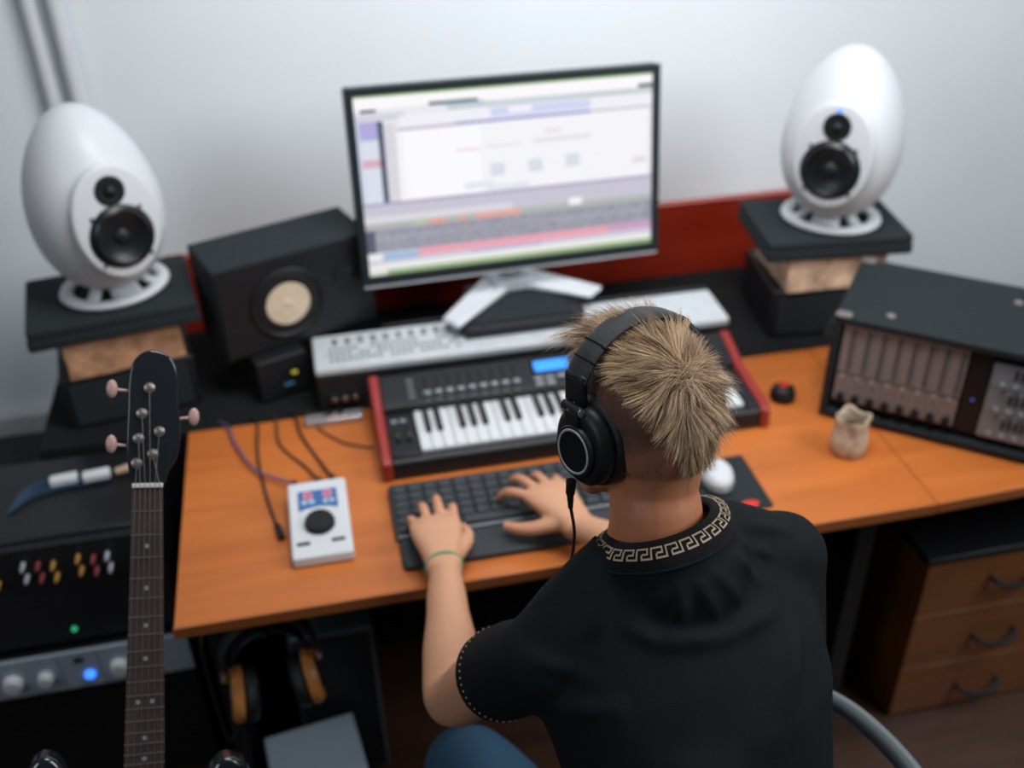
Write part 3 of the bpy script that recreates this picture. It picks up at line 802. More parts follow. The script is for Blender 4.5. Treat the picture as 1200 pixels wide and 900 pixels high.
# floor-level items under the desk
T = thing('computer_tower', 'blue-grey computer case standing under the left of the desk', 'computer', (-.085, 1.62, 0))
obj('case', boxr(B(), -.085, .085, -.10, .12, .012, .46), M['pcgrey'], T, .006)
obj('front_panel', boxr(B(), -.080, .080, -.106, -.10, .03, .45), M['black'], T, .002)
bm = B()
for x in (-.065, .065):
    for y in (-.08, .10): cyl(bm, (x, y, .006), .012, .012)
obj('foot', bm, M['rubber'], T)
T = thing('storage_box', 'pale grey-blue box on the floor under the hanging headphones', 'box', (-.145, 1.40, 0), R(8))
obj('carton', boxr(B(), -.09, .09, -.06, .08, 0, .225), M['paper'], T, .004)
obj('lid', boxr(B(), -.093, .093, -.063, .083, .207, .245), M['paper'], T, .004)

# headphones hanging beneath the desk edge
HP = thing('hanging_headphones', 'black headphones with orange wood ear cups hanging under the desk', 'headphones', (-.188, 1.368, .715), R(6))
bm = B(); tube(bm, [(0, .03, .0126), (0, .03, -.02), (0, .03, -.045), (0, -.01, -.052), (0, -.03, -.045)], .004, 8, smooth=4); obj('hook', bm, M['blackmetal'], HP)
def band(bm, w, h, z0, rad, fl, n=22):
    pts = [(w * math.cos(PI * i / n), 0, z0 + h * math.sin(PI * i / n)) for i in range(n + 1)]
    tube(bm, pts, rad, 12, flat=fl, up=(0, 0, 1) if False else (-1, 0, 0))
bm = B(); pts = [(.082 * math.cos(PI * i / 22), 0, -.125 + .105 * math.sin(PI * i / 22)) for i in range(23)]
tube(bm, pts, [.019] * 23, 12, flat=.33, up=(1, 0, 0)); obj('headband', bm, M['leather'], HP)
bm = B(); pts = [(.066 * math.cos(PI * i / 16), 0, -.125 + .070 * math.sin(PI * i / 16)) for i in range(17)]
tube(bm, pts, [.016] * 17, 10, flat=.15, up=(1, 0, 0)); obj('suspension_strap', bm, M['leather'], HP)
for s in (-1, 1):
    bm = B(); tube(bm, [(s * .083, 0, -.12), (s * .086, -.004, -.15), (s * .084, 0, -.165)], .006, 8, smooth=4); obj('yoke', bm, M['chrome'], HP)
    Mx = Matrix.Translation((s * .062, 0, -.205)) @ Matrix.Rotation(R(-8 * s), 4, 'Y') @ Matrix.Rotation(PI / 2 * s, 4, 'Y')
    bm = B(); lathe(bm, [(.030, .020), (.046, .018), (.052, .010), (.052, -.002), (.0, -.002)], 36, Mx); obj('ear_cup', bm, M['orangewood'], HP)['label'] = 'orange wooden ear cup'
    bm = B(); lathe(bm, [(.0, .021), (.030, .022), (.032, .017)], 30, Mx); obj('grille', bm, M['black'], HP)
    bm = B(); torus(bm, (0, 0, -.016), .038, .0145, 36, 12, Mx); obj('ear_pad', bm, M['leather'], HP)
bm = B(); tube(bm, [(-.075, -.01, -.25), (-.10, -.02, -.30), (-.11, 0, -.20), (-.11, .03, -.08), (-.08, .05, -.09)], .003, 8, smooth=6); obj('cord', bm, M['cableblk'], HP)

# ---------------------------------------------------------------- guitar leaning at the left
nut = V((-.2665, 1.160, 1.168)); f12 = V((-.311, 1.008, .915))
ax = (nut - f12).normalized()                           # towards the headstock
tocam = (V((0, 0, 2.05)) - nut).normalized()
gz = (tocam - ax * tocam.dot(ax)).normalized(); gx = ax.cross(gz)
sc12 = (nut - f12).length; scale_len = sc12 * 2
GM = Matrix(((gx.x, ax.x, gz.x, nut.x), (gx.y, ax.y, gz.y, nut.y), (gx.z, ax.z, gz.z, nut.z), (0, 0, 0, 1)))
GT = thing('electric_guitar', 'black electric guitar with rosewood neck standing left of the desk', 'guitar')
GT.matrix_world = GM
W0, W1 = .019, .0245
def nw(y): return W0 + (W1 - W0) * min(1.25, -y / sc12)
bm = B(); rings = []
for k in range(9):
    y = -.0 - k / 8 * sc12 * 1.55; w_ = nw(y)
    rings.append([V((w_ * math.cos(a), y, -.004 - .018 * math.sin(a))) for a in [PI * i / 10 for i in range(11)]])
loft(bm, rings); obj('neck', bm, M['maple'], GT)
bm = B(); ye = -sc12 * 1.37; prism(bm, [(-W0, 0), (W0, 0), (nw(ye), ye), (-nw(ye), ye)], -.004, .0015); obj('fingerboard', bm, M['rosewood'], GT, .001)
bm = B(); boxr(bm, -W0 - .0005, W0 + .0005, -.002, .0035, -.002, .005); obj('nut', bm, M['bone'], GT, .0008)
fr = [-(scale_len - scale_len / 2 ** (n / 12)) for n in range(1, 22)]
f0 = None
for n, y in enumerate(fr):
    w_ = nw(y); f = obj('fret', boxr(B(), -w_, w_, y - .0011, y + .0011, .001, .0026), M['nickel'], GT)
bm = B()
for n in (3, 5, 7, 9, 12, 15, 17, 19, 21):
    y = (fr[n - 1] + (fr[n - 2])) / 2
    for dx in ((0,) if n != 12 else (-.009, .009)): cyl(bm, (dx, y, .0013), .0032, .001, 14)
obj('inlay_dot', bm, M['knobgrey'], GT)
hs = [(-.019, .0), (.019, .0), (.026, .018), (.038, .040), (.041, .075), (.037, .115), (.036, .150), (.026, .172), (.004, .180), (-.014, .172), (-.024, .150), (-.026, .10), (-.027, .05), (-.024, .02)]
hs = [(p.x, p.y) for p in smoothpath([(x, y, 0) for x, y in hs], 4)]
bm = B(); prism(bm, hs, -.014, -.002); obj('headstock', bm, M['guitarblk'], GT, .002)
pegs = [(-.014, .030, -1), (-.012, .063, -1), (-.008, .096, -1), (.006, .042, 1), (.014, .072, 1), (.001, .130, -1)]
for (x, y, s) in pegs:
    bm = B(); lathe(bm, [(.0072, 0), (.0072, .002), (.004, .003), (.0038, .009), (.0, .010)], 18, Matrix.Translation((x, y, -.002))); pg = obj('tuning_post', bm, M['nickel'], GT)
for (y, s) in ((.052, -1), (.125, -1), (.088, 1), (.09, -1), (.045, 1), (.128, 1)):
    if (y, s) in ((.09, -1), (.128, 1), (.045, 1)): continue
    xe = -.027 if s < 0 else .039
    bm = B(); tube(bm, [(xe - s * .004, y, -.010), (xe + s * .014, y + .002, -.010)], .0022, 8); ball(bm, (xe + s * .019, y + .003, -.010), (.0075, .0125, .005), 14)
    obj('tuning_peg', bm, M['pegcap'], GT)
for i in range(6):
    u = (i - 2.5) / 2.5
    x0 = u * .0155; px, py, _ = (pegs[0], pegs[1], pegs[2], pegs[5], pegs[4], pegs[3])[i]
    yb = -scale_len
    bm = B(); tube(bm, [(px, py, .004), (x0, 0, .0055), (u * .026, yb, .014)], .0005, 5); obj('string', bm, M['nickel'], GT)
# body
bo = [(.0, -.02), (.05, -.015), (.075, .045), (.10, .085), (.135, .07), (.15, .0), (.135, -.07), (.125, -.12), (.155, -.19), (.165, -.27), (.12, -.34), (.0, -.365), (-.12, -.34), (-.165, -.27), (-.155, -.19), (-.125, -.12), (-.14, -.06), (-.155, .02), (-.14, .10), (-.11, .105), (-.08, .05), (-.055, -.01)]
bo = smoothpath([(x, y, 0) for x, y in bo + [bo[0]]], 4)[:-1]
yb0 = -sc12 * 1.56
bm = B(); prism(bm, [(p.x, p.y + yb0) for p in bo], -.040, -.0045); obj('body', bm, M['guitarblk'], GT, .006)
bm = B(); boxr(bm, -.04, .04, -scale_len - .02, -scale_len + .01, -.0045, .012); obj('bridge', bm, M['nickel'], GT, .002)
for yy in (-.07, -.14):
    bm = B(); boxr(bm, -.04, .04, yb0 + yy - .012, yb0 + yy + .012, -.0045, .006); obj('pickup', bm, M['black'], GT, .003)
# stand under the guitar body
tail = GM @ V((0, yb0 - .355, -.022))
ST = thing('guitar_stand', 'black tripod stand holding up the electric guitar', 'stand', (tail.x, tail.y, 0))
hz = tail.z
bm = B(); cyl(bm, (0, 0.02, (hz - .02) / 2), .012, hz - .02, 16); obj('post', bm, M['blackmetal'], ST)
for a in (90, 210, 330):
    bm = B(); tube(bm, [(0, .02, .22), (.20 * math.cos(R(a)), .02 + .20 * math.sin(R(a)), .008)], .008, 10); obj('leg', bm, M['blackmetal'], ST)
bm = B(); tube(bm, [(-.10, -.03, hz - .012), (-.10, .02, hz - .030), (.10, .02, hz - .030), (.10, -.03, hz - .012)], .007, 10); obj('cradle', bm, M['rubber'], ST)
#PERSON
# ---------------------------------------------------------------- the person
PN = thing('person', 'person in black shirt with headphones, typing at the desk, seen from behind', 'person', (.41, .70, 0))
def pput(o):
    o.matrix_parent_inverse = PN_inv
    return o
PN_inv = Matrix.Translation((-.41, -.70, 0))

def ering(c, a, b, n=28, pw=2.0):
    """superellipse ring: centre c, axis vectors a, b"""
    out = []
    for i in range(n):
        t = 2 * PI * i / n; ct, st = math.cos(t), math.sin(t)
        x = math.copysign(abs(ct) ** (2 / pw), ct); y = math.copysign(abs(st) ** (2 / pw), st)
        out.append(V(c) + V(a) * x + V(b) * y)
    return out
def limb(bm, pts, rs, seg=16, n=5, flat=1.0, up=None):
    P = smoothpath(pts, n); m = len(pts) - 1
    rr = []
    for i in range(len(P)):
        t = i * m / (len(P) - 1); k = min(int(t), m - 1); f = t - k; f = f * f * (3 - 2 * f)
        rr.append(rs[k] * (1 - f) + rs[k + 1] * f)
    d0 = (P[0] - P[1]).normalized(); d1 = (P[-1] - P[-2]).normalized()
    h = [(.95, .35), (.7, .72), (.3, .96)]
    A = [P[0] + d0 * rr[0] * b for a, b in h[::-1]]; Ar = [rr[0] * a for a, b in h[::-1]]
    Z = [P[-1] + d1 * rr[-1] * b for a, b in h]; Zr = [rr[-1] * a for a, b in h]
    tube(bm, A + P + Z, Ar + rr + Zr, seg, flat=flat, up=up)
def remesh(name, bm, voxel, it, keep=None, fac=.6):
    bmesh.ops.recalc_face_normals(bm, faces=bm.faces)
    me = bpy.data.meshes.new(name + '_raw'); bm.to_mesh(me); bm.free()
    o = bpy.data.objects.new(name + '_raw', me); C.objects.link(o)
    m = o.modifiers.new('r', 'REMESH'); m.mode = 'VOXEL'; m.voxel_size = voxel; m.use_smooth_shade = True
    if it:
        s = o.modifiers.new('s', 'SMOOTH'); s.factor = fac; s.iterations = it
    dg = bpy.context.evaluated_depsgraph_get(); dg.update()
    ev = o.evaluated_get(dg); nm = bpy.data.meshes.new_from_object(ev)
    nm.name = name
    bpy.data.objects.remove(o); bpy.data.meshes.remove(me)
    return nm

# joints
SLj, SRj = V((.195, .842, 1.068)), V((.530, .918, 1.092))
ELj, ERj = V((.103, 1.003, .845)), V((.555, 1.100, .860))
WLj, WRj = V((.133, 1.300, .802)), V((.380, 1.340, .808))
C7 = V((.346, .878, 1.195))
yawT = R(17)
rt = V((math.cos(yawT), math.sin(yawT), 0)); fw = V((-math.sin(yawT), math.cos(yawT), 0))
up = V((0, 0, 1))
# head frame
HM0 = V((.345, .953, 1.299))
hyaw = R(20)
HM = Matrix.Translation(HM0) @ Matrix.Rotation(hyaw, 4, 'Z') @ Matrix.Rotation(R(5), 4, 'Y') @ Matrix.Rotation(R(-9), 4, 'X')
HMi = HM.inverted()

NKC = C7 + V((.010, .007, .006)); NKN = V((-.20, .40, .88)).normalized()
# torso rings (centre, half width, half depth, forward lean of the ring)
TOR = [
    ((.425, .640, .500), .150, .110), ((.424, .650, .560), .168, .118), ((.418, .675, .680), .158, .108), ((.400, .710, .790), .150, .106),
    ((.388, .755, .890), .162, .112), ((.381, .800, .980), .180, .116), ((.374, .838, 1.050), .180, .104), ((.367, .862, 1.105), .150, .085), ((.362, .876, 1.150), .098, .068)]
def torso(bm, ex):
    rings = []
    for k, (c, hw, hd) in enumerate(TOR):
        lean = V((0, .45, 1)).normalized(); f2 = (fw - lean * fw.dot(lean)).normalized()
        rings.append(ering(c, rt * (hw + ex), f2 * (hd + ex), 32, 2.35))
    loft(bm, rings)
    # shoulder girdle
    limb(bm, [SLj, SLj.lerp(C7, .5) + V((0, 0, -.012)), C7 + V((0, .0, -.075)), SRj.lerp(C7, .5) + V((0, 0, -.012)), SRj], [.052 + ex, .060 + ex, .070 + ex, .060 + ex, .052 + ex])
    # trapezius
    for S in (SLj, SRj):
        limb(bm, [C7 + V((0, .01, .0)) + (S - C7) * .08, C7.lerp(S, .5) + V((0, .005, .018)), C7.lerp(S, .86) + V((0, 0, .016))], [.045 + ex, .043 + ex, .040 + ex])
    # shoulder blades
    for s, S in ((-1, SLj), (1, SRj)):
        c = C7.lerp(S, .55) + V((0, -.045, -.115)); ball(bm, c, (.075, .05, .10), 16)

bm = B()
torso(bm, -.014)
# neck
nk0, nk1 = C7 + V((.004, .010, -.05)), HM @ V((0, -.030, -.035))
limb(bm, [nk0, C7.lerp(nk1, .25) + V((.002, .012, 0)), C7.lerp(nk1, .65) + V((0, .014, 0)), nk1], [.066, .0560, .0525, .0530], 24)
# head
def hp(x, y, z): return HM @ V((x, y, z))
HR = HM.to_3x3()
ball(bm, hp(0, -.006, .050), (.0735, .096, .086), 40, HR)
ball(bm, hp(0, -.030, .020), (.0680, .067, .068), 32, HR)
ball(bm, hp(0, .030, -.010), (.058, .066, .080), 32, HR)
ball(bm, hp(0, .048, -.070), (.036, .036, .028), 24, HR)
limb(bm, [hp(-.054, .005, -.040), hp(-.038, .046, -.072), hp(0, .070, -.086), hp(.038, .046, -.072), hp(.054, .005, -.040)], [.018, .018, .019, .018, .018], 12)
limb(bm, [hp(-.038, .082, .022), hp(0, .092, .026), hp(.038, .082, .022)], [.010, .010, .010], 10)      # brow
limb(bm, [hp(0, .094, .012), hp(0, .108, -.022)], [.0075, .0105], 12)                                   # nose
for s in (-1, 1): ball(bm, hp(s * .010, .098, -.028), .0075, 10); ball(bm, hp(s * .038, .066, -.018), (.018, .020, .018), 12)
limb(bm, [hp(-.020, .084, -.052), hp(0, .093, -.050), hp(.020, .084, -.052)], [.0055, .007, .0055], 10)
limb(bm, [hp(-.018, .083, -.061), hp(0, .091, -.063), hp(.018, .083, -.061)], [.0055, .0075, .0055], 10)
for s in (-1, 1):
    limb(bm, [hp(s * .077, -.004, .026), hp(s * .086, -.020, .020), hp(s * .086, -.018, -.008), hp(s * .079, -.002, -.026)], [.006, .006, .006, .007], 10)
    ball(bm, hp(s * .078, -.006, -.002), (.010, .018, .028), 14, HR)
# arms
limb(bm, [SLj, SLj.lerp(ELj, .5) + V((-.006, 0, .0)), ELj + V((0, -.01, -.004)), ELj.lerp(WLj, .22) + V((.0, 0, .0)), ELj.lerp(WLj, .65), WLj + V((0, -.01, 0))], [.050, .048, .043, .0445, .034, .0275], 20, flat=.92)
limb(bm, [SRj, SRj.lerp(ERj, .5), ERj, ERj.lerp(WRj, .25), ERj.lerp(WRj, .65), WRj], [.050, .047, .042, .044, .034, .0275], 20, flat=.92)
# hands
def hand(bm, W, yaw, pitch, thumb, spread, curls, tcurl):
    """W wrist; yaw about z from +y (deg, + = to the left); thumb = +1 on the right side"""
    Mh = Matrix.Translation(W) @ Matrix.Rotation(R(yaw), 4, 'Z') @ Matrix.Rotation(R(pitch), 4, 'X') @ Matrix.Scale(1.14, 4)
    P = lambda x, y, z: Mh @ V((x, y, z))
    rings = []
    for (y, hw, hd, zc) in ((-.020, .027, .020, -.001), (.0, .0275, .0185, 0), (.02, .031, .0175, .002), (.045, .0375, .0165, .003), (.07, .041, .0150, .002), (.088, .040, .0125, -.001), (.096, .035, .008, -.003)):
        rings.append(ering(P(0, y, zc), (Mh.to_3x3() @ V((hw, 0, 0))), (Mh.to_3x3() @ V((0, 0, hd))), 20, 2.4))
    loft(bm, rings)
    for i, (x, L, r) in enumerate(((.030, .070, .0092), (.0105, .079, .0095), (-.0100, .073, .0090), (-.0295, .057, .0080))):
        x *= thumb
        y0 = .086 - (.004 if i == 0 else 0) - (.010 if i == 3 else 0) - (.002 if i == 2 else 0)
        ang = R(spread[i]) * thumb
        d = V((math.sin(ang), math.cos(ang), 0)); p = V((x, y0, .000)); pts = [V((x * .92, y0 - .035, .002)), p.copy()]
        b = 0
        for k, (l, c) in enumerate(zip((.46, .30, .24), curls[i])):
            b += c; p = p + (d * math.cos(R(b)) + V((0, 0, -math.sin(R(b))))) * L * l; pts.append(p.copy())
        P_ = [P(*q) for q in pts]
        rr = [r * 1.0, r * 1.10, r * 1.02, r * .93, r * .80]
        limb(bm, P_, rr, 12, 4)
    t0 = V((.020 * thumb, .012, -.004)); a1, a2, a3 = tcurl
    pts = [t0]
    p = t0
    for l, (az, el) in zip((.038, .027, .021), tcurl):
        p = p + V((math.sin(R(az)) * thumb * math.cos(R(el)), math.cos(R(az)) * math.cos(R(el)), math.sin(R(el)))) * l; pts.append(p)
    limb(bm, [P(*q) for q in pts], [.0165, .0130, .0110, .0090], 12, 4)
hand(bm, WLj + V((0, .012, .004)), 0, 2, 1, (6, 1, -3, -9), ((10, 24, 24), (0, 18, 24), (3, 22, 26), (10, 28, 24)), ((36, -12), (14, -14), (-14, -10)))
hand(bm, WRj + V((-.006, .014, .004)), 20, 2, -1, (24, 6, -5, -15), ((10, 24, 24), (4, 20, 26), (6, 26, 26), (12, 30, 24)), ((60, -16), (46, -14), (30, -10)))
# hidden lower body inside the clothes keeps the figure one continuous surface
hipL, hipR = V((.34, .66, .535)), V((.505, .69, .535))
knL, knR = V((.13, 1.09, .545)), V((.47, 1.15, .545))
anL, anR = V((.10, 1.13, .10)), V((.48, 1.20, .10))
for a, b, c in ((hipL, knL, anL), (hipR, knR, anR)):
    limb(bm, [a, a.lerp(b, .5), b, b.lerp(c, .35), c], [.078, .068, .050, .048, .034], 16)
me = remesh('person_body', bm, .0034, 5)
body = bpy.data.objects.new('body', me); C.objects.link(body); body.parent = PN; pput(body)
# skin colour with cropped hair stubble on the scalp
def smooth01(a, b, x):
    t = max(0, min(1, (x - a) / (b - a))); return t * t * (3 - 2 * t)
def scalp(q):
    """0..1: where hair grows, q in head coordinates"""
    front = 1 - smooth01(.060, .082, q.y - .25 * max(0, q.z - .05))
    if q.z < .06: front = min(front, 1 - smooth01(.008, .03, q.y))
    low = smooth01(-.068 + .05 * smooth01(-.04, .02, q.y), -.028 + .05 * smooth01(-.04, .02, q.y), q.z + .004 * math.sin(q.x * 300))
    side = smooth01(-.02, .02, q.z + .6 * q.y + .03)
    return front * low * max(side, .6 if q.y < -.03 else 0)
col = me.color_attributes.new('col', 'FLOAT_COLOR', 'POINT')
skin = V((.60, .315, .185)); red_ = V((.58, .23, .135)); stub = V((.075, .043, .030))
data = []
HC = HM0
for v in me.vertices:
    c = skin
    n = noise.noise(v.co * 18) * .5 + .5
    c = c.lerp(V((.52, .24, .14)), .4 * n)
    if v.co.z > 1.1: c = c.lerp(V((.53, .190, .092)), .85)
    q = None
    if v.co.z > 1.15 and (v.co - HC).length < .2:
        q = HMi @ v.co
        s = scalp(q)
        g = noise.noise(q * 420) * .5 + .5
        s2 = s * (.45 + .55 * smooth01(-.045, .03, q.z)) * (.75 + .25 * g)
        c = c.lerp(stub, min(1, s2))
        if q.y > .085 and abs(q.x) < .024 and -.068 < q.z < -.046: c = V((.42, .13, .11))
    for K, d0 in ((WLj, .10), (WRj, .10)):
        dd = (v.co - K).length
        if v.co.y > K.y + .06 and dd < .2: c = c.lerp(red_, .35 * smooth01(.08, .17, dd))
    data.extend((c.x, c.y, c.z, 1))
col.data.foreach_set('color', data)
me.materials.append(attrmat('skin', .48, sub=.12, spec=.4, bump=.15, bscale=350))
body['label'] = 'bare skin of head, neck, forearms and hands'
for s in (-1, 1):
    bm = B(); ball(bm, hp(s * .031, .0755, .008), .0120, 16); e = obj('eye', bm, M['eye'], PN); pput(e)
    bm = B(); ball(bm, hp(s * .031, .0862, .008), (.0055, .0020, .0055), 12, HR); e2 = obj('iris', bm, M['iris'], e)
    bm = B(); limb(bm, [hp(s * .014, .092, .030), hp(s * .032, .090, .036), hp(s * .048, .078, .030)], [.003, .0035, .0025], 8); e = obj('eyebrow', bm, mat('brow_hair', (.10, .06, .035), .7), PN); pput(e)

# wristband
bm = B()
axL = (WLj - ELj).normalized(); cb = WLj + axL * .002
s1 = axL.cross(up).normalized(); s2 = s1.cross(axL)
n = 40; rings = []
pts = [cb + s1 * .0315 * math.cos(2 * PI * i / n) + s2 * .0275 * math.sin(2 * PI * i / n) + axL * .004 * math.sin(2 * PI * i / n + 1) for i in range(n + 1)]
tube(bm, pts, .0024, 8, flat=1.0, cap=False)
WB = thing('wristband', 'thin green band around the left wrist of the person', 'bracelet', tuple(cb))
o = obj('band', bm, M['green'], WB); o.matrix_parent_inverse = Matrix.Translation(-cb)

# ---------------------------------------------------------------- shirt
bm = B()
torso(bm, .004)
hemL, hemR = .46, .55
limb(bm, [SLj + V((0, -.004, 0)), SLj.lerp(ELj, .35), SLj.lerp(ELj, .72)], [.056, .060, .064], 20)
limb(bm, [SRj + V((.002, 0, 0)), SRj.lerp(ERj, .4), SRj.lerp(ERj, .80)], [.060, .066, .068], 20)
limb(bm, [SRj + V((0, -.015, -.02)), V((.528, .862, .99)), V((.508, .815, .90))], [.056, .052, .045], 18)
limb(bm, [NKC - NKN * .045, NKC - NKN * .01, NKC + NKN * .05], [.086, .080, .070], 32)
me = remesh('shirt_mesh', bm, .0065, 14)
bm = B(); bm.from_mesh(me); bpy.data.meshes.remove(me)
# neckline plane: tilted, low at the front
nkc, nkn = NKC, NKN
dL = (ELj - SLj).normalized(); dR = (ERj - SRj).normalized()
LL = (ELj - SLj).length; LR = (ERj - SRj).length
def cut(bm, co, no, test):
    g = [f for f in bm.faces if test(f.calc_center_median())]
    es = set(); vs = set()
    for f in g: es.update(f.edges); vs.update(f.verts)
    bmesh.ops.bisect_plane(bm, geom=g + list(es) + list(vs), plane_co=co, plane_no=no, clear_outer=False, clear_inner=False)
    dele = [v for v in bm.verts if (v.co - co).dot(no) > 1e-5 and test(v.co)]
    bmesh.ops.delete(bm, geom=dele, context='VERTS')
cut(bm, nkc - nkn * .002, nkn, lambda p: ((p - nkc) - nkn * (p - nkc).dot(nkn)).length < .080 and (p - nkc).length < .14)
cut(bm, SLj + dL * LL * hemL, dL, lambda p: (p - (SLj + dL * LL * hemL)).length < .17 and p.x < .25)
cut(bm, SRj + dR * LR * hemR, dR, lambda p: (p - (SRj + dR * LR * hemR)).length < .17 and p.x > .49 and p.y > .93)
cut(bm, V((.42, .65, .545)), V((0, 0, -1)), lambda p: p.z < .6)
# folds: ridges along segments  (a, b, width, height)
FOLDS = []
for a, b, w_, hh in (
    ((.347, .800, 1.195), (.347, .784, 1.153), .006, .0030), ((.366, .802, 1.195), (.388, .789, 1.149), .006, .0035), ((.385, .810, 1.197), (.421, .802, 1.151), .0065, .0040),
    ((.410, .828, 1.197), (.458, .827, 1.153), .007, .0045), ((.430, .852, 1.195), (.486, .857, 1.161), .007, .0045), ((.445, .885, 1.185), (.525, .894, 1.159), .008, .0040),
    ((.325, .803, 1.195), (.316, .791, 1.159), .006, .0025), ((.284, .794, 1.150), (.318, .773, 1.140), .011, .0040), ((.318, .773, 1.140), (.396, .774, 1.130), .013, .0055),
    ((.396, .774, 1.130), (.467, .802, 1.126), .012, .0045), ((.278, .829, 1.178), (.252, .802, 1.142), .008, .0030), ((.494, .879, 1.174), (.487, .803, 1.113), .005, -.0030),
    ((.242, .764, 1.101), (.173, .812, 1.109), .012, .0040), ((.255, .738, 1.086), (.188, .787, 1.044), .012, .0045), ((.330, .770, 1.150), (.345, .785, 1.185), .007, .0030),
    ((.20, .86, 1.13), (.17, .80, 1.03), .005, -.0030), ((.30, .70, 1.02), (.40, .68, 1.00), .02, .005), ((.46, .74, 1.04), (.50, .78, 1.10), .014, .005)):
    FOLDS.append((V(a), V(b), w_, hh * 1.7))
from mathutils.bvhtree import BVHTree as _BT
_t = _BT.FromBMesh(bm)
FOLDS = [(_t.find_nearest(a)[0], _t.find_nearest(b)[0], w_, h_) for a, b, w_, h_ in FOLDS]
bm.normal_update()
def segd(p, a, b):
    ab = b - a; t = max(0, min(1, (p - a).dot(ab) / ab.length_squared)); return (p - a - ab * t).length, t
moves = []
for v in bm.verts:
    h = 0
    for a, b, w_, hh in FOLDS:
        d, t = segd(v.co, a, b)
        if d < w_ * 3: h += hh * math.exp(-(d / w_) ** 2) * math.sin(PI * (.12 + .76 * t))
    h += .0025 * noise.noise(v.co * 9 + V((3, 1, 0))) + .0012 * noise.noise(V((v.co.x * 40, v.co.y * 14, v.co.z * 14)))
    moves.append(v.normal * h)
for v, m_ in zip(bm.verts, moves): v.co += m_
shirt = obj('shirt', bm, M['shirt'], PN, angle=180); pput(shirt)
m = shirt.modifiers.new('thick', 'SOLIDIFY'); m.thickness = .0018; m.offset = 0
m = shirt.modifiers.new('sub', 'SUBSURF'); m.levels = 1; m.render_levels = 1

# collar band around the neck with a meander pattern
def shirt_tree():
    from mathutils.bvhtree import BVHTree
    b = B(); b.from_mesh(shirt.data); t = BVHTree.FromBMesh(b); b.free(); return t
tree = shirt_tree()
nx = V((1, 0, 0)); nx = (nx - nkn * nx.dot(nkn)).normalized(); ny = nkn.cross(nx)
NC = 96
def collar_pt(u, v, off=0):
    """u 0..1 round the neck, v 0 lower edge .. 1 upper edge"""
    a = 2 * PI * u
    d = nx * math.cos(a) + ny * math.sin(a)
    rx, ry = .081, .079
    rr_ = math.hypot(rx * math.cos(a), ry * math.sin(a))
    low = COL_LOW[int(round(u * NC)) % NC] if isinstance(COL_LOW, list) else None
    back = .5 - .5 * math.sin(a)                        # 1 at the back of the neck
    top = nkc + d * (.0600) + nkn * (.010 + .006 * back)
    p = low.lerp(top, v) + (d * .0045 + nkn * .0045) * math.sin(PI * min(1, v * 1.0)) 
    nrm = (d * .75 + nkn * .66).normalized()
    return p + nrm * off
COL_LOW = []
for i in range(NC):
    a = 2 * PI * i / NC; d = nx * math.cos(a) + ny * math.sin(a)
    back = .5 - .5 * math.sin(a)
    o_ = nkc + d * (.078 + .008 * back) + nkn * .12
    q_ = nkc + d * .086 - nkn * (.010 + .006 * back)
    hit = tree.find_nearest(q_, .05)
    p = hit[0] if hit[0] else q_
    COL_LOW.append(p * .7 + q_ * .3 + (nkn + d) * .002)
for k in range(3): COL_LOW = [(COL_LOW[i - 1] + COL_LOW[i] * 2 + COL_LOW[(i + 1) % NC]) / 4 for i in range(NC)]
bm = B(); rows_ = []
vv = [0, .12, .3, .5, .7, .88, 1.0]
prof = [(v, .0012) for v in vv] + [(1.0, -.0012)] + [(v, -.0018) for v in vv[::-1]]
vr = []
for i in range(NC):
    vr.append([bm.verts.new(collar_pt(i / NC, v, o_)) for v, o_ in prof])
for i in range(NC):
    for k in range(len(prof)):
        k2 = (k + 1) % len(prof); bm.faces.new((vr[i][k], vr[(i + 1) % NC][k], vr[(i + 1) % NC][k2], vr[i][k2]))
collar = obj('collar', bm, M['collar'], shirt, angle=60)
collar['label'] = 'black ribbed collar'
bm = B()
for i in range(NC):      # stitched seam below the collar
    pass
tube(bm, [COL_LOW[i % NC] + nkn * .0012 for i in range(NC + 1)], .0022, 8, cap=False); obj('collar_seam', bm, M['shirt'], shirt)
# meander units
def interp(u, v, off):
    x = u * NC; i = int(math.floor(x)); f = x - i
    return collar_pt((i % NC) / NC, v, off).lerp(collar_pt(((i + 1) % NC) / NC, v, off), f)
bm = B()
NU = 27
lw = .11
def bar(u0, u1, v0, v1, steps=4):
    n = max(1, int(abs(u1 - u0) * NU * 5 + .5)) if abs(u1 - u0) > lw / NU * 1.5 else 1
    for k in range(n):
        a, b = u0 + (u1 - u0) * k / n, u0 + (u1 - u0) * (k + 1) / n
        m_ = 1 + int((v1 - v0) * 8)
        for j in range(m_):
            c0, c1 = v0 + (v1 - v0) * j / m_, v0 + (v1 - v0) * (j + 1) / m_
            lo = [interp(a, c0, .0012), interp(b, c0, .0012), interp(b, c1, .0012), interp(a, c1, .0012)]
            hi = [interp(a, c0, .0018), interp(b, c0, .0018), interp(b, c1, .0018), interp(a, c1, .0018)]
            L_ = [bm.verts.new(p) for p in lo]; H_ = [bm.verts.new(p) for p in hi]
            bm.faces.new(H_); bm.faces.new(L_[::-1])
            for q in range(4): bm.faces.new((L_[q], L_[(q + 1) % 4], H_[(q + 1) % 4], H_[q]))
v0_, v1_ = .36, .74
H_v = v1_ - v0_
def X(u, x): return (u + x) / NU
tv = .058
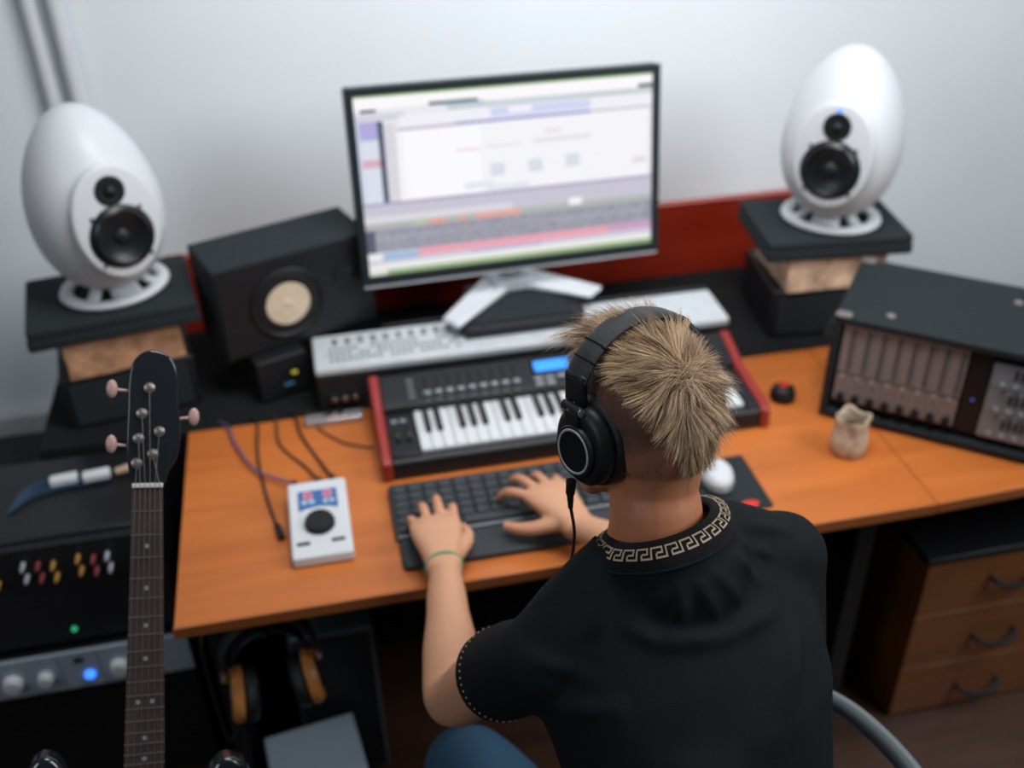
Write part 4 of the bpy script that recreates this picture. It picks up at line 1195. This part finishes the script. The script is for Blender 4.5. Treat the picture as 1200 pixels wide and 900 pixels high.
for k in range(NU):
    # one key: up stroke, top bar, down stroke, inner return
    bar(X(k, .02), X(k, .12), v0_, v1_)                       # left upright
    bar(X(k, .12), X(k, .86), v1_ - tv, v1_)                  # top
    bar(X(k, .76), X(k, .86), v0_ + H_v * .42, v1_ - tv)      # right short upright
    bar(X(k, .44), X(k, .86), v0_ + H_v * .42 - tv * .2, v0_ + H_v * .42 + tv * .8)
    bar(X(k, .36), X(k, .46), v0_ , v0_ + H_v * .42)
    bar(X(k, .36), X(k, 1.02), v0_, v0_ + tv)
obj('key_pattern', bm, M['gold'], shirt, smooth=False)['label'] = 'beige key pattern on collar'
# sleeve hems with beige dots
for (S, E_, hem) in ((SLj, ELj, hemL), (SRj, ERj, hemR)):
    d = (E_ - S).normalized(); c = S + d * (E_ - S).length * (hem - .055)
    a1 = d.cross(up).normalized(); a2 = a1.cross(d)
    bm = B(); bmh = B(); hr = []
    for i in range(44):
        t = 2 * PI * i / 44; dd = a1 * math.cos(t) + a2 * math.sin(t)
        hit = tree.ray_cast(c + dd * .2, -dd, .2)
        if hit[0]:
            ball(bm, hit[0] + dd * .0012, .0016, 6)
        h2 = tree.ray_cast(c + d * .016 + dd * .2, -dd, .2)
        if h2[0]: hr.append(h2[0] + dd * .0005)
    obj('sleeve_dots', bm, M['gold'], shirt)
    if len(hr) > 30:
        tube(bmh, hr + [hr[0]], .0022, 8, cap=False); obj('sleeve_hem', bmh, M['collar'], shirt)
    else: bmh.free()

# ---------------------------------------------------------------- jeans and shoes
bm = B()
loft(bm, [ering(V(c), rt * hw, fw * hd, 24, 2.3) for c, hw, hd in (((.425, .640, .465), .150, .115), ((.425, .645, .50), .172, .130), ((.422, .655, .56), .170, .125), ((.418, .668, .62), .155, .108))])
for a, b, c in ((hipL, knL, anL), (hipR, knR, anR)):
    limb(bm, [a, a.lerp(b, .5), b, b.lerp(c, .35), c], [.090, .084, .070, .064, .052], 20)
me = remesh('jeans_mesh', bm, .009, 6)
o = bpy.data.objects.new('jeans', me); C.objects.link(o); o.parent = PN; pput(o); me.materials.append(M['jeans'])
for an in (anL, anR):
    bm = B(); loft(bm, [ering(an + V((0, y, z)), V((w_, 0, 0)), V((0, 0, h)), 16, 2.4) for y, z, w_, h in ((-.07, -.055, .02, .02), (-.055, -.045, .036, .045), (.0, -.045, .042, .048), (.08, -.06, .046, .032), (.15, -.068, .040, .022), (.18, -.072, .022, .012))])
    s_ = obj('shoe', bm, M['blackm'], PN); pput(s_)
    bm = B(); prism(bm, [(an.x + x, an.y + y) for x, y in ((-.036, -.07), (.036, -.07), (.05, .08), (.034, .175), (-.034, .175), (-.05, .08))], .0, .02); obj('sole', bm, M['sole'], s_)

# ---------------------------------------------------------------- hair
rnd = random.Random(11)
hverts = []; hfaces = []; hcol = []
whorl = V((-.004, -.080, .108))
def cranium(d):
    """point of the scalp in direction d (head space) from the head centre"""
    c = V((0, -.006, .050)); r = V((.0735, .096, .086))
    k = 1 / math.sqrt((d.x / r.x) ** 2 + (d.y / r.y) ** 2 + (d.z / r.z) ** 2)
    return c + d * k
from mathutils.bvhtree import BVHTree
bt = B(); bt.from_mesh(body.data); btree = BVHTree.FromBMesh(bt); bt.free()
made = 0
for tr in range(60000):
    d = V((rnd.gauss(0, 1), rnd.gauss(0, 1), rnd.gauss(0, 1))).normalized()
    o_ = V((0, -.006, .045))
    if d.z < -.75: continue
    q0 = HM @ (o_ + d * .2)
    hit = btree.ray_cast(q0, (HR @ -d), .25)
    if hit[0] is None: continue
    q = HMi @ hit[0]; nrm = (HR.inverted() @ hit[1]).normalized()
    if abs(q.x) > .088: continue
    s = scalp(q)
    if s < .35: continue
    # fade: long on top and down the back centre, short on the sides
    topness = smooth01(.064, .100, q.z - 1.5 * max(0, abs(q.x) - .038))
    bk = smooth01(-.026, .030, q.z - 2.1 * max(0, abs(q.x - .006) - .016)) * smooth01(.0, -.06, q.y)
    Lk = max(topness, bk)
    if Lk < .06:
        if rnd.random() > .5: continue
        L = .0035 + .002 * rnd.random()
    else:
        L = (.005 + .027 * Lk) * (.55 + .8 * rnd.random())
        if q.y > .03: L *= 1 + 1.1 * smooth01(.03, .075, q.y)
        if q.z > .1 and (q - whorl).length > .05: L *= 1.12
    # combing direction: away from the whorl, along the scalp
    away = q - whorl
    tang = away - nrm * away.dot(nrm)
    if tang.length < .012:
        tang = V((rnd.gauss(0, 1), rnd.gauss(0, 1), rnd.gauss(0, .4)))
    tang = (tang - nrm * tang.dot(nrm)).normalized()
    swirl = nrm.cross(tang) * .45 * math.exp(-away.length / .05)
    clump = V((noise.noise(q * 55 + V((9, 0, 0))), noise.noise(q * 55 + V((0, 7, 0))), noise.noise(q * 55 + V((0, 0, 5))))) * 1.5
    lift = (.72 if q.x < .03 else .45) if q.z > .07 else .36
    if q.y > .035 and q.z > .09: lift = 1.25; tang = (tang + V((.1, -.1, 0))).normalized()
    if Lk < .06: lift = .5
    d0 = (tang + swirl + nrm * lift + clump * .5 + V((rnd.gauss(0, .16), rnd.gauss(0, .16), rnd.gauss(0, .16)))).normalized()
    d1 = (tang * 1.2 + nrm * (lift * .35) + clump * .8 + V((0, 0, -.25))).normalized()
    p = q - nrm * .001
    w0 = .00040 if Lk > .06 else .00022
    segs = 4 if Lk > .06 else 2
    side = d0.cross(nrm)
    side = side.normalized() if side.length > 1e-3 else V((1, 0, 0))
    base = len(hverts)
    for k in range(segs + 1):
        t = k / segs; dd = d0.lerp(d1, t).normalized()
        if k: p = p + dd * (L / segs)
        wd = w0 * (1 - .8 * t)
        b2 = dd.cross(side).normalized()
        for a in (0, 2.094, 4.189):
            hverts.append(HM @ (p + (side * math.cos(a) + b2 * math.sin(a)) * wd))
    for k in range(segs):
        for a in range(3):
            i0 = base + k * 3 + a; i1 = base + k * 3 + (a + 1) % 3
            hfaces.append((i0, i1, i1 + 3, i0 + 3))
    f = max(0, min(1, .5 + 1.1 * noise.noise(q * 130) + rnd.gauss(0, .22)))
    c = V((.20, .11, .055)).lerp(V((.95, .68, .43)), f)
    if Lk < .4: c = c.lerp(V((.07, .042, .026)), .8 * (1 - Lk / .4))
    if rnd.random() < .15: c = c * .5
    hcol.append((c, (segs + 1) * 3))
    made += 1
    if made > 23000: break
me = bpy.data.meshes.new('hair'); me.from_pydata(hverts, [], hfaces)
ca = me.color_attributes.new('col', 'FLOAT_COLOR', 'POINT')
dat = []
for c, k in hcol: dat.extend((c.x, c.y, c.z, 1) * k)
ca.data.foreach_set('color', dat)
me.materials.append(attrmat('hair', .42, spec=.5))
me.polygons.foreach_set('use_smooth', [True] * len(me.polygons))
hair = bpy.data.objects.new('hair', me); C.objects.link(hair); hair.parent = PN; pput(hair)
hair['label'] = 'short blond-brown hair with faded sides'; hair['kind'] = 'stuff'

# ---------------------------------------------------------------- headphones worn by the person
WH = thing('headphones', 'black over-ear headphones with silver rings worn by the person', 'headphones')
WH.matrix_world = HM
def hb(bm, pts, r, fl, seg=14): tube(bm, pts, r, seg, flat=fl, up=(0, 1, 0))
AR, AZ = .099, .158
cy = .006
def arc(t, extra=0, w=None):      # t 0..PI from right ear over the top to the left ear
    return V(((AR + extra) * math.cos(t), cy + .006 * math.sin(t), .030 + (AZ - .030 - .012 + extra) * math.sin(t) ** .82))
t0, t1 = R(26), R(154)
n = 40
bm = B(); pts = [arc(t0 + (t1 - t0) * i / n) for i in range(n + 1)]
bmr = []
for i, p in enumerate(pts):
    tg = (pts[min(i + 1, n)] - pts[max(i - 1, 0)]).normalized(); outn = V((0, 1, 0)).cross(tg).normalized()
    outn = outn if outn.dot(p - V((0, cy, .05))) > 0 else -outn
    bmr.append([p + V((0, 1, 0)) * math.copysign(abs(math.cos(a)) ** .7, math.cos(a)) * .0180 + outn * math.sin(a) * .0068 for a in [2 * PI * k / 16 for k in range(16)]])
loft(bm, bmr); obj('headband', bm, M['leather'], WH)['label'] = 'padded black headband'
for tt in (R(30), R(42), R(138), R(150)):
    pass
bm = B()
for tt in (R(40), R(52), R(128), R(140)):       # joints of the padding
    p = arc(tt); q1 = arc(tt + .02); tg = (q1 - p).normalized(); outn = V((0, 1, 0)).cross(tg).normalized()
    ring = [p + V((0, 1, 0)) * math.copysign(abs(math.cos(a)) ** .7, math.cos(a)) * .0187 + outn * math.sin(a) * .0074 for a in [2 * PI * k / 16 for k in range(17)]]
    bm = B(); tube(bm, ring, .0009, 6, cap=False); obj('band_seam', bm, M['blackm'], WH)
for s in (-1, 1):
    EC = V((s * .083, -.004, .012))           # cup centre
    tl = R(8) * s
    CM = Matrix.Translation(EC) @ Matrix.Rotation(-tl, 4, 'Z') @ Matrix.Rotation(s * PI / 2, 4, 'Y')     # +z outward
    bm = B(); e0 = arc(t0 if s > 0 else t1); 
    bx = e0 + V((0, 0, -.010)); box(bm, bx, (.011, .034, .040)); obj('band_end', bm, M['black'], WH, .004)
    hz_ = V((s * .0985, e0.y - .006, .059))
    bm = B(); tube(bm, [e0 + V((0, 0, -.026)), e0 + V((s * .006, 0, -.036)), hz_ + V((0, 0, .003))], .0085, 10, flat=.5); obj('slider', bm, M['blackmetal'], WH, .002)
    bm = B(); cyl(bm, hz_, .0062, .032, 16, 'Y'); ho = obj('yoke_hinge', bm, M['black'], WH, .0015)
    bm = B()
    for sy in (-1, 1): cyl(bm, hz_ + V((0, sy * .0172, 0)), .0050, .0025, 14, 'Y')
    obj('hinge_screw', bm, M['chrome'], ho)
    bm = B(); box(bm, hz_ + V((-s * .001, 0, -.014)), (.010, .026, .026)); obj('yoke', bm, M['black'], WH, .003)
    bm = B(); lathe(bm, [(.0, -.006), (.043, -.006), (.0455, .000), (.0445, .007), (.0395, .012), (.0370, .0135), (.034, .0145), (.0, .0145)], 48, CM, sx=1.10, sy=.96); obj('ear_cup', bm, M['black'], WH, angle=50)
    OM = CM @ Matrix.Translation((-.002, 0, .0143)) @ Matrix.Diagonal((.86, .86, .62, 1))
    bm = B(); lathe(bm, [(.030, .0), (.034, .0005), (.035, .010), (.0335, .013), (.0, .013)], 48, OM, sx=1.06, sy=.96); hsng = obj('driver_housing', bm, M['black'], WH, angle=50)
    bm = B(); torus(bm, (0, 0, .0132), .0290, .0017, 56, 8, OM, sx=1.06, sy=.96); obj('silver_ring', bm, M['ringsilver'], hsng)['label'] = 'thin silver ring'
    bm = B(); lathe(bm, [(.0275, .012), (.0265, .0135), (.0, .0138)], 40, OM, sx=1.06, sy=.96); obj('cap_disc', bm, M['blackm'], hsng)
    bm = B()
    NN = 72
    vr = []
    for i in range(NN):
        a = 2 * PI * i / NN; wr = 1 + .02 * math.sin(a * 24)
        vr.append([bm.verts.new(CM @ V(((.036 + .0135 * wr * math.cos(b)) * math.cos(a) * 1.14, (.036 + .0135 * wr * math.cos(b)) * math.sin(a) * .98, -.016 + .0125 * wr * math.sin(b)))) for b in [2 * PI * k / 14 for k in range(14)]])
    for i in range(NN):
        for k in range(14): bm.faces.new((vr[i][k], vr[(i + 1) % NN][k], vr[(i + 1) % NN][(k + 1) % 14], vr[i][(k + 1) % 14]))
    obj('ear_pad', bm, M['leather'], WH)
# cable from the left cup down the front of the shoulder
L0 = V((-.100, .004, -.034))
bm = B(); tube(bm, [L0, L0 + V((0, .002, -.018))], [.0062, .0055], 12); tube(bm, [L0 + V((0, .002, -.018)), L0 + V((.001, .003, -.038))], [.0045, .003], 12); obj('cable_plug', bm, M['black'], WH)
cb_w = [HM @ (L0 + V((.001, .003, -.036))), V((.262, .945, 1.160)), V((.256, .945, 1.10)), V((.250, .955, 1.05)), V((.262, .975, .97)), V((.30, .985, .84)), V((.33, .96, .70))]
bm = B(); tube(bm, [HMi @ p for p in cb_w], .0021, 8, smooth=8); obj('cable', bm, M['cableblk'], WH)

# ---------------------------------------------------------------- office chair
CH = thing('office_chair', 'dark office chair with curved grey armrest beside the person', 'chair', (.44, .66, 0), R(15))
bm = B(); prism(bm, rrect(.47, .46, .08, 6, 0, .02), .385, .42); obj('seat', bm, M['blackm'], CH, .02, 3)
bm = B(); 
rings = [[V((x, -.235 - .03 * math.cos(x * 6) + y, z)) for x, y in [(-.21 + .42 * k / 10, 0) for k in range(11)] + [(.21 - .42 * k / 10, -.035) for k in range(11)]] for z in (.50, .56, .64, .72, .78)]
loft(bm, rings); obj('backrest', bm, M['blackm'], CH, .01)
bm = B(); box(bm, (0, -.24, .44), (.06, .03, .20)); obj('back_support', bm, M['black'], CH, .004)
for s in (-1, 1):
    bm = B()
    pts = [(s * .20, -.05, .372), (s * .262, -.05, .40), (s * .275, -.075, .52), (s * .268, -.06, .64), (s * .262, .01, .692), (s * .258, .10, .700), (s * .252, .18, .680)] if s < 0 else [(.20, -.05, .372), (.262, -.05, .40), (.290, -.07, .52), (.300, -.07, .66), (.300, .02, .750), (.285, .12, .785), (.255, .20, .792), (.205, .245, .775)]
    tube(bm, pts, [.014, .015, .016, .018, .019, .019, .017, .012], 14, smooth=6, flat=.7); obj('armrest', bm, M['greyarm'], CH)['label'] = 'curved grey plastic armrest'
bm = B(); cyl(bm, (0, 0, .24), .025, .29, 20); obj('gas_lift', bm, M['chrome'], CH)
bm = B(); cyl(bm, (0, 0, .37), .06, .03, 20); obj('seat_plate', bm, M['black'], CH)
for k in range(5):
    a = R(90 + 72 * k)
    bm = B(); tube(bm, [(0, 0, .09), (.28 * math.cos(a), .28 * math.sin(a), .075)], [.025, .014], 10); lg = obj('base_leg', bm, M['black'], CH)
    bm = B(); cyl(bm, (.28 * math.cos(a), .28 * math.sin(a), .03), .03, .035, 20, 'X' if k % 2 else 'Y'); obj('caster', bm, M['rubber'], lg)
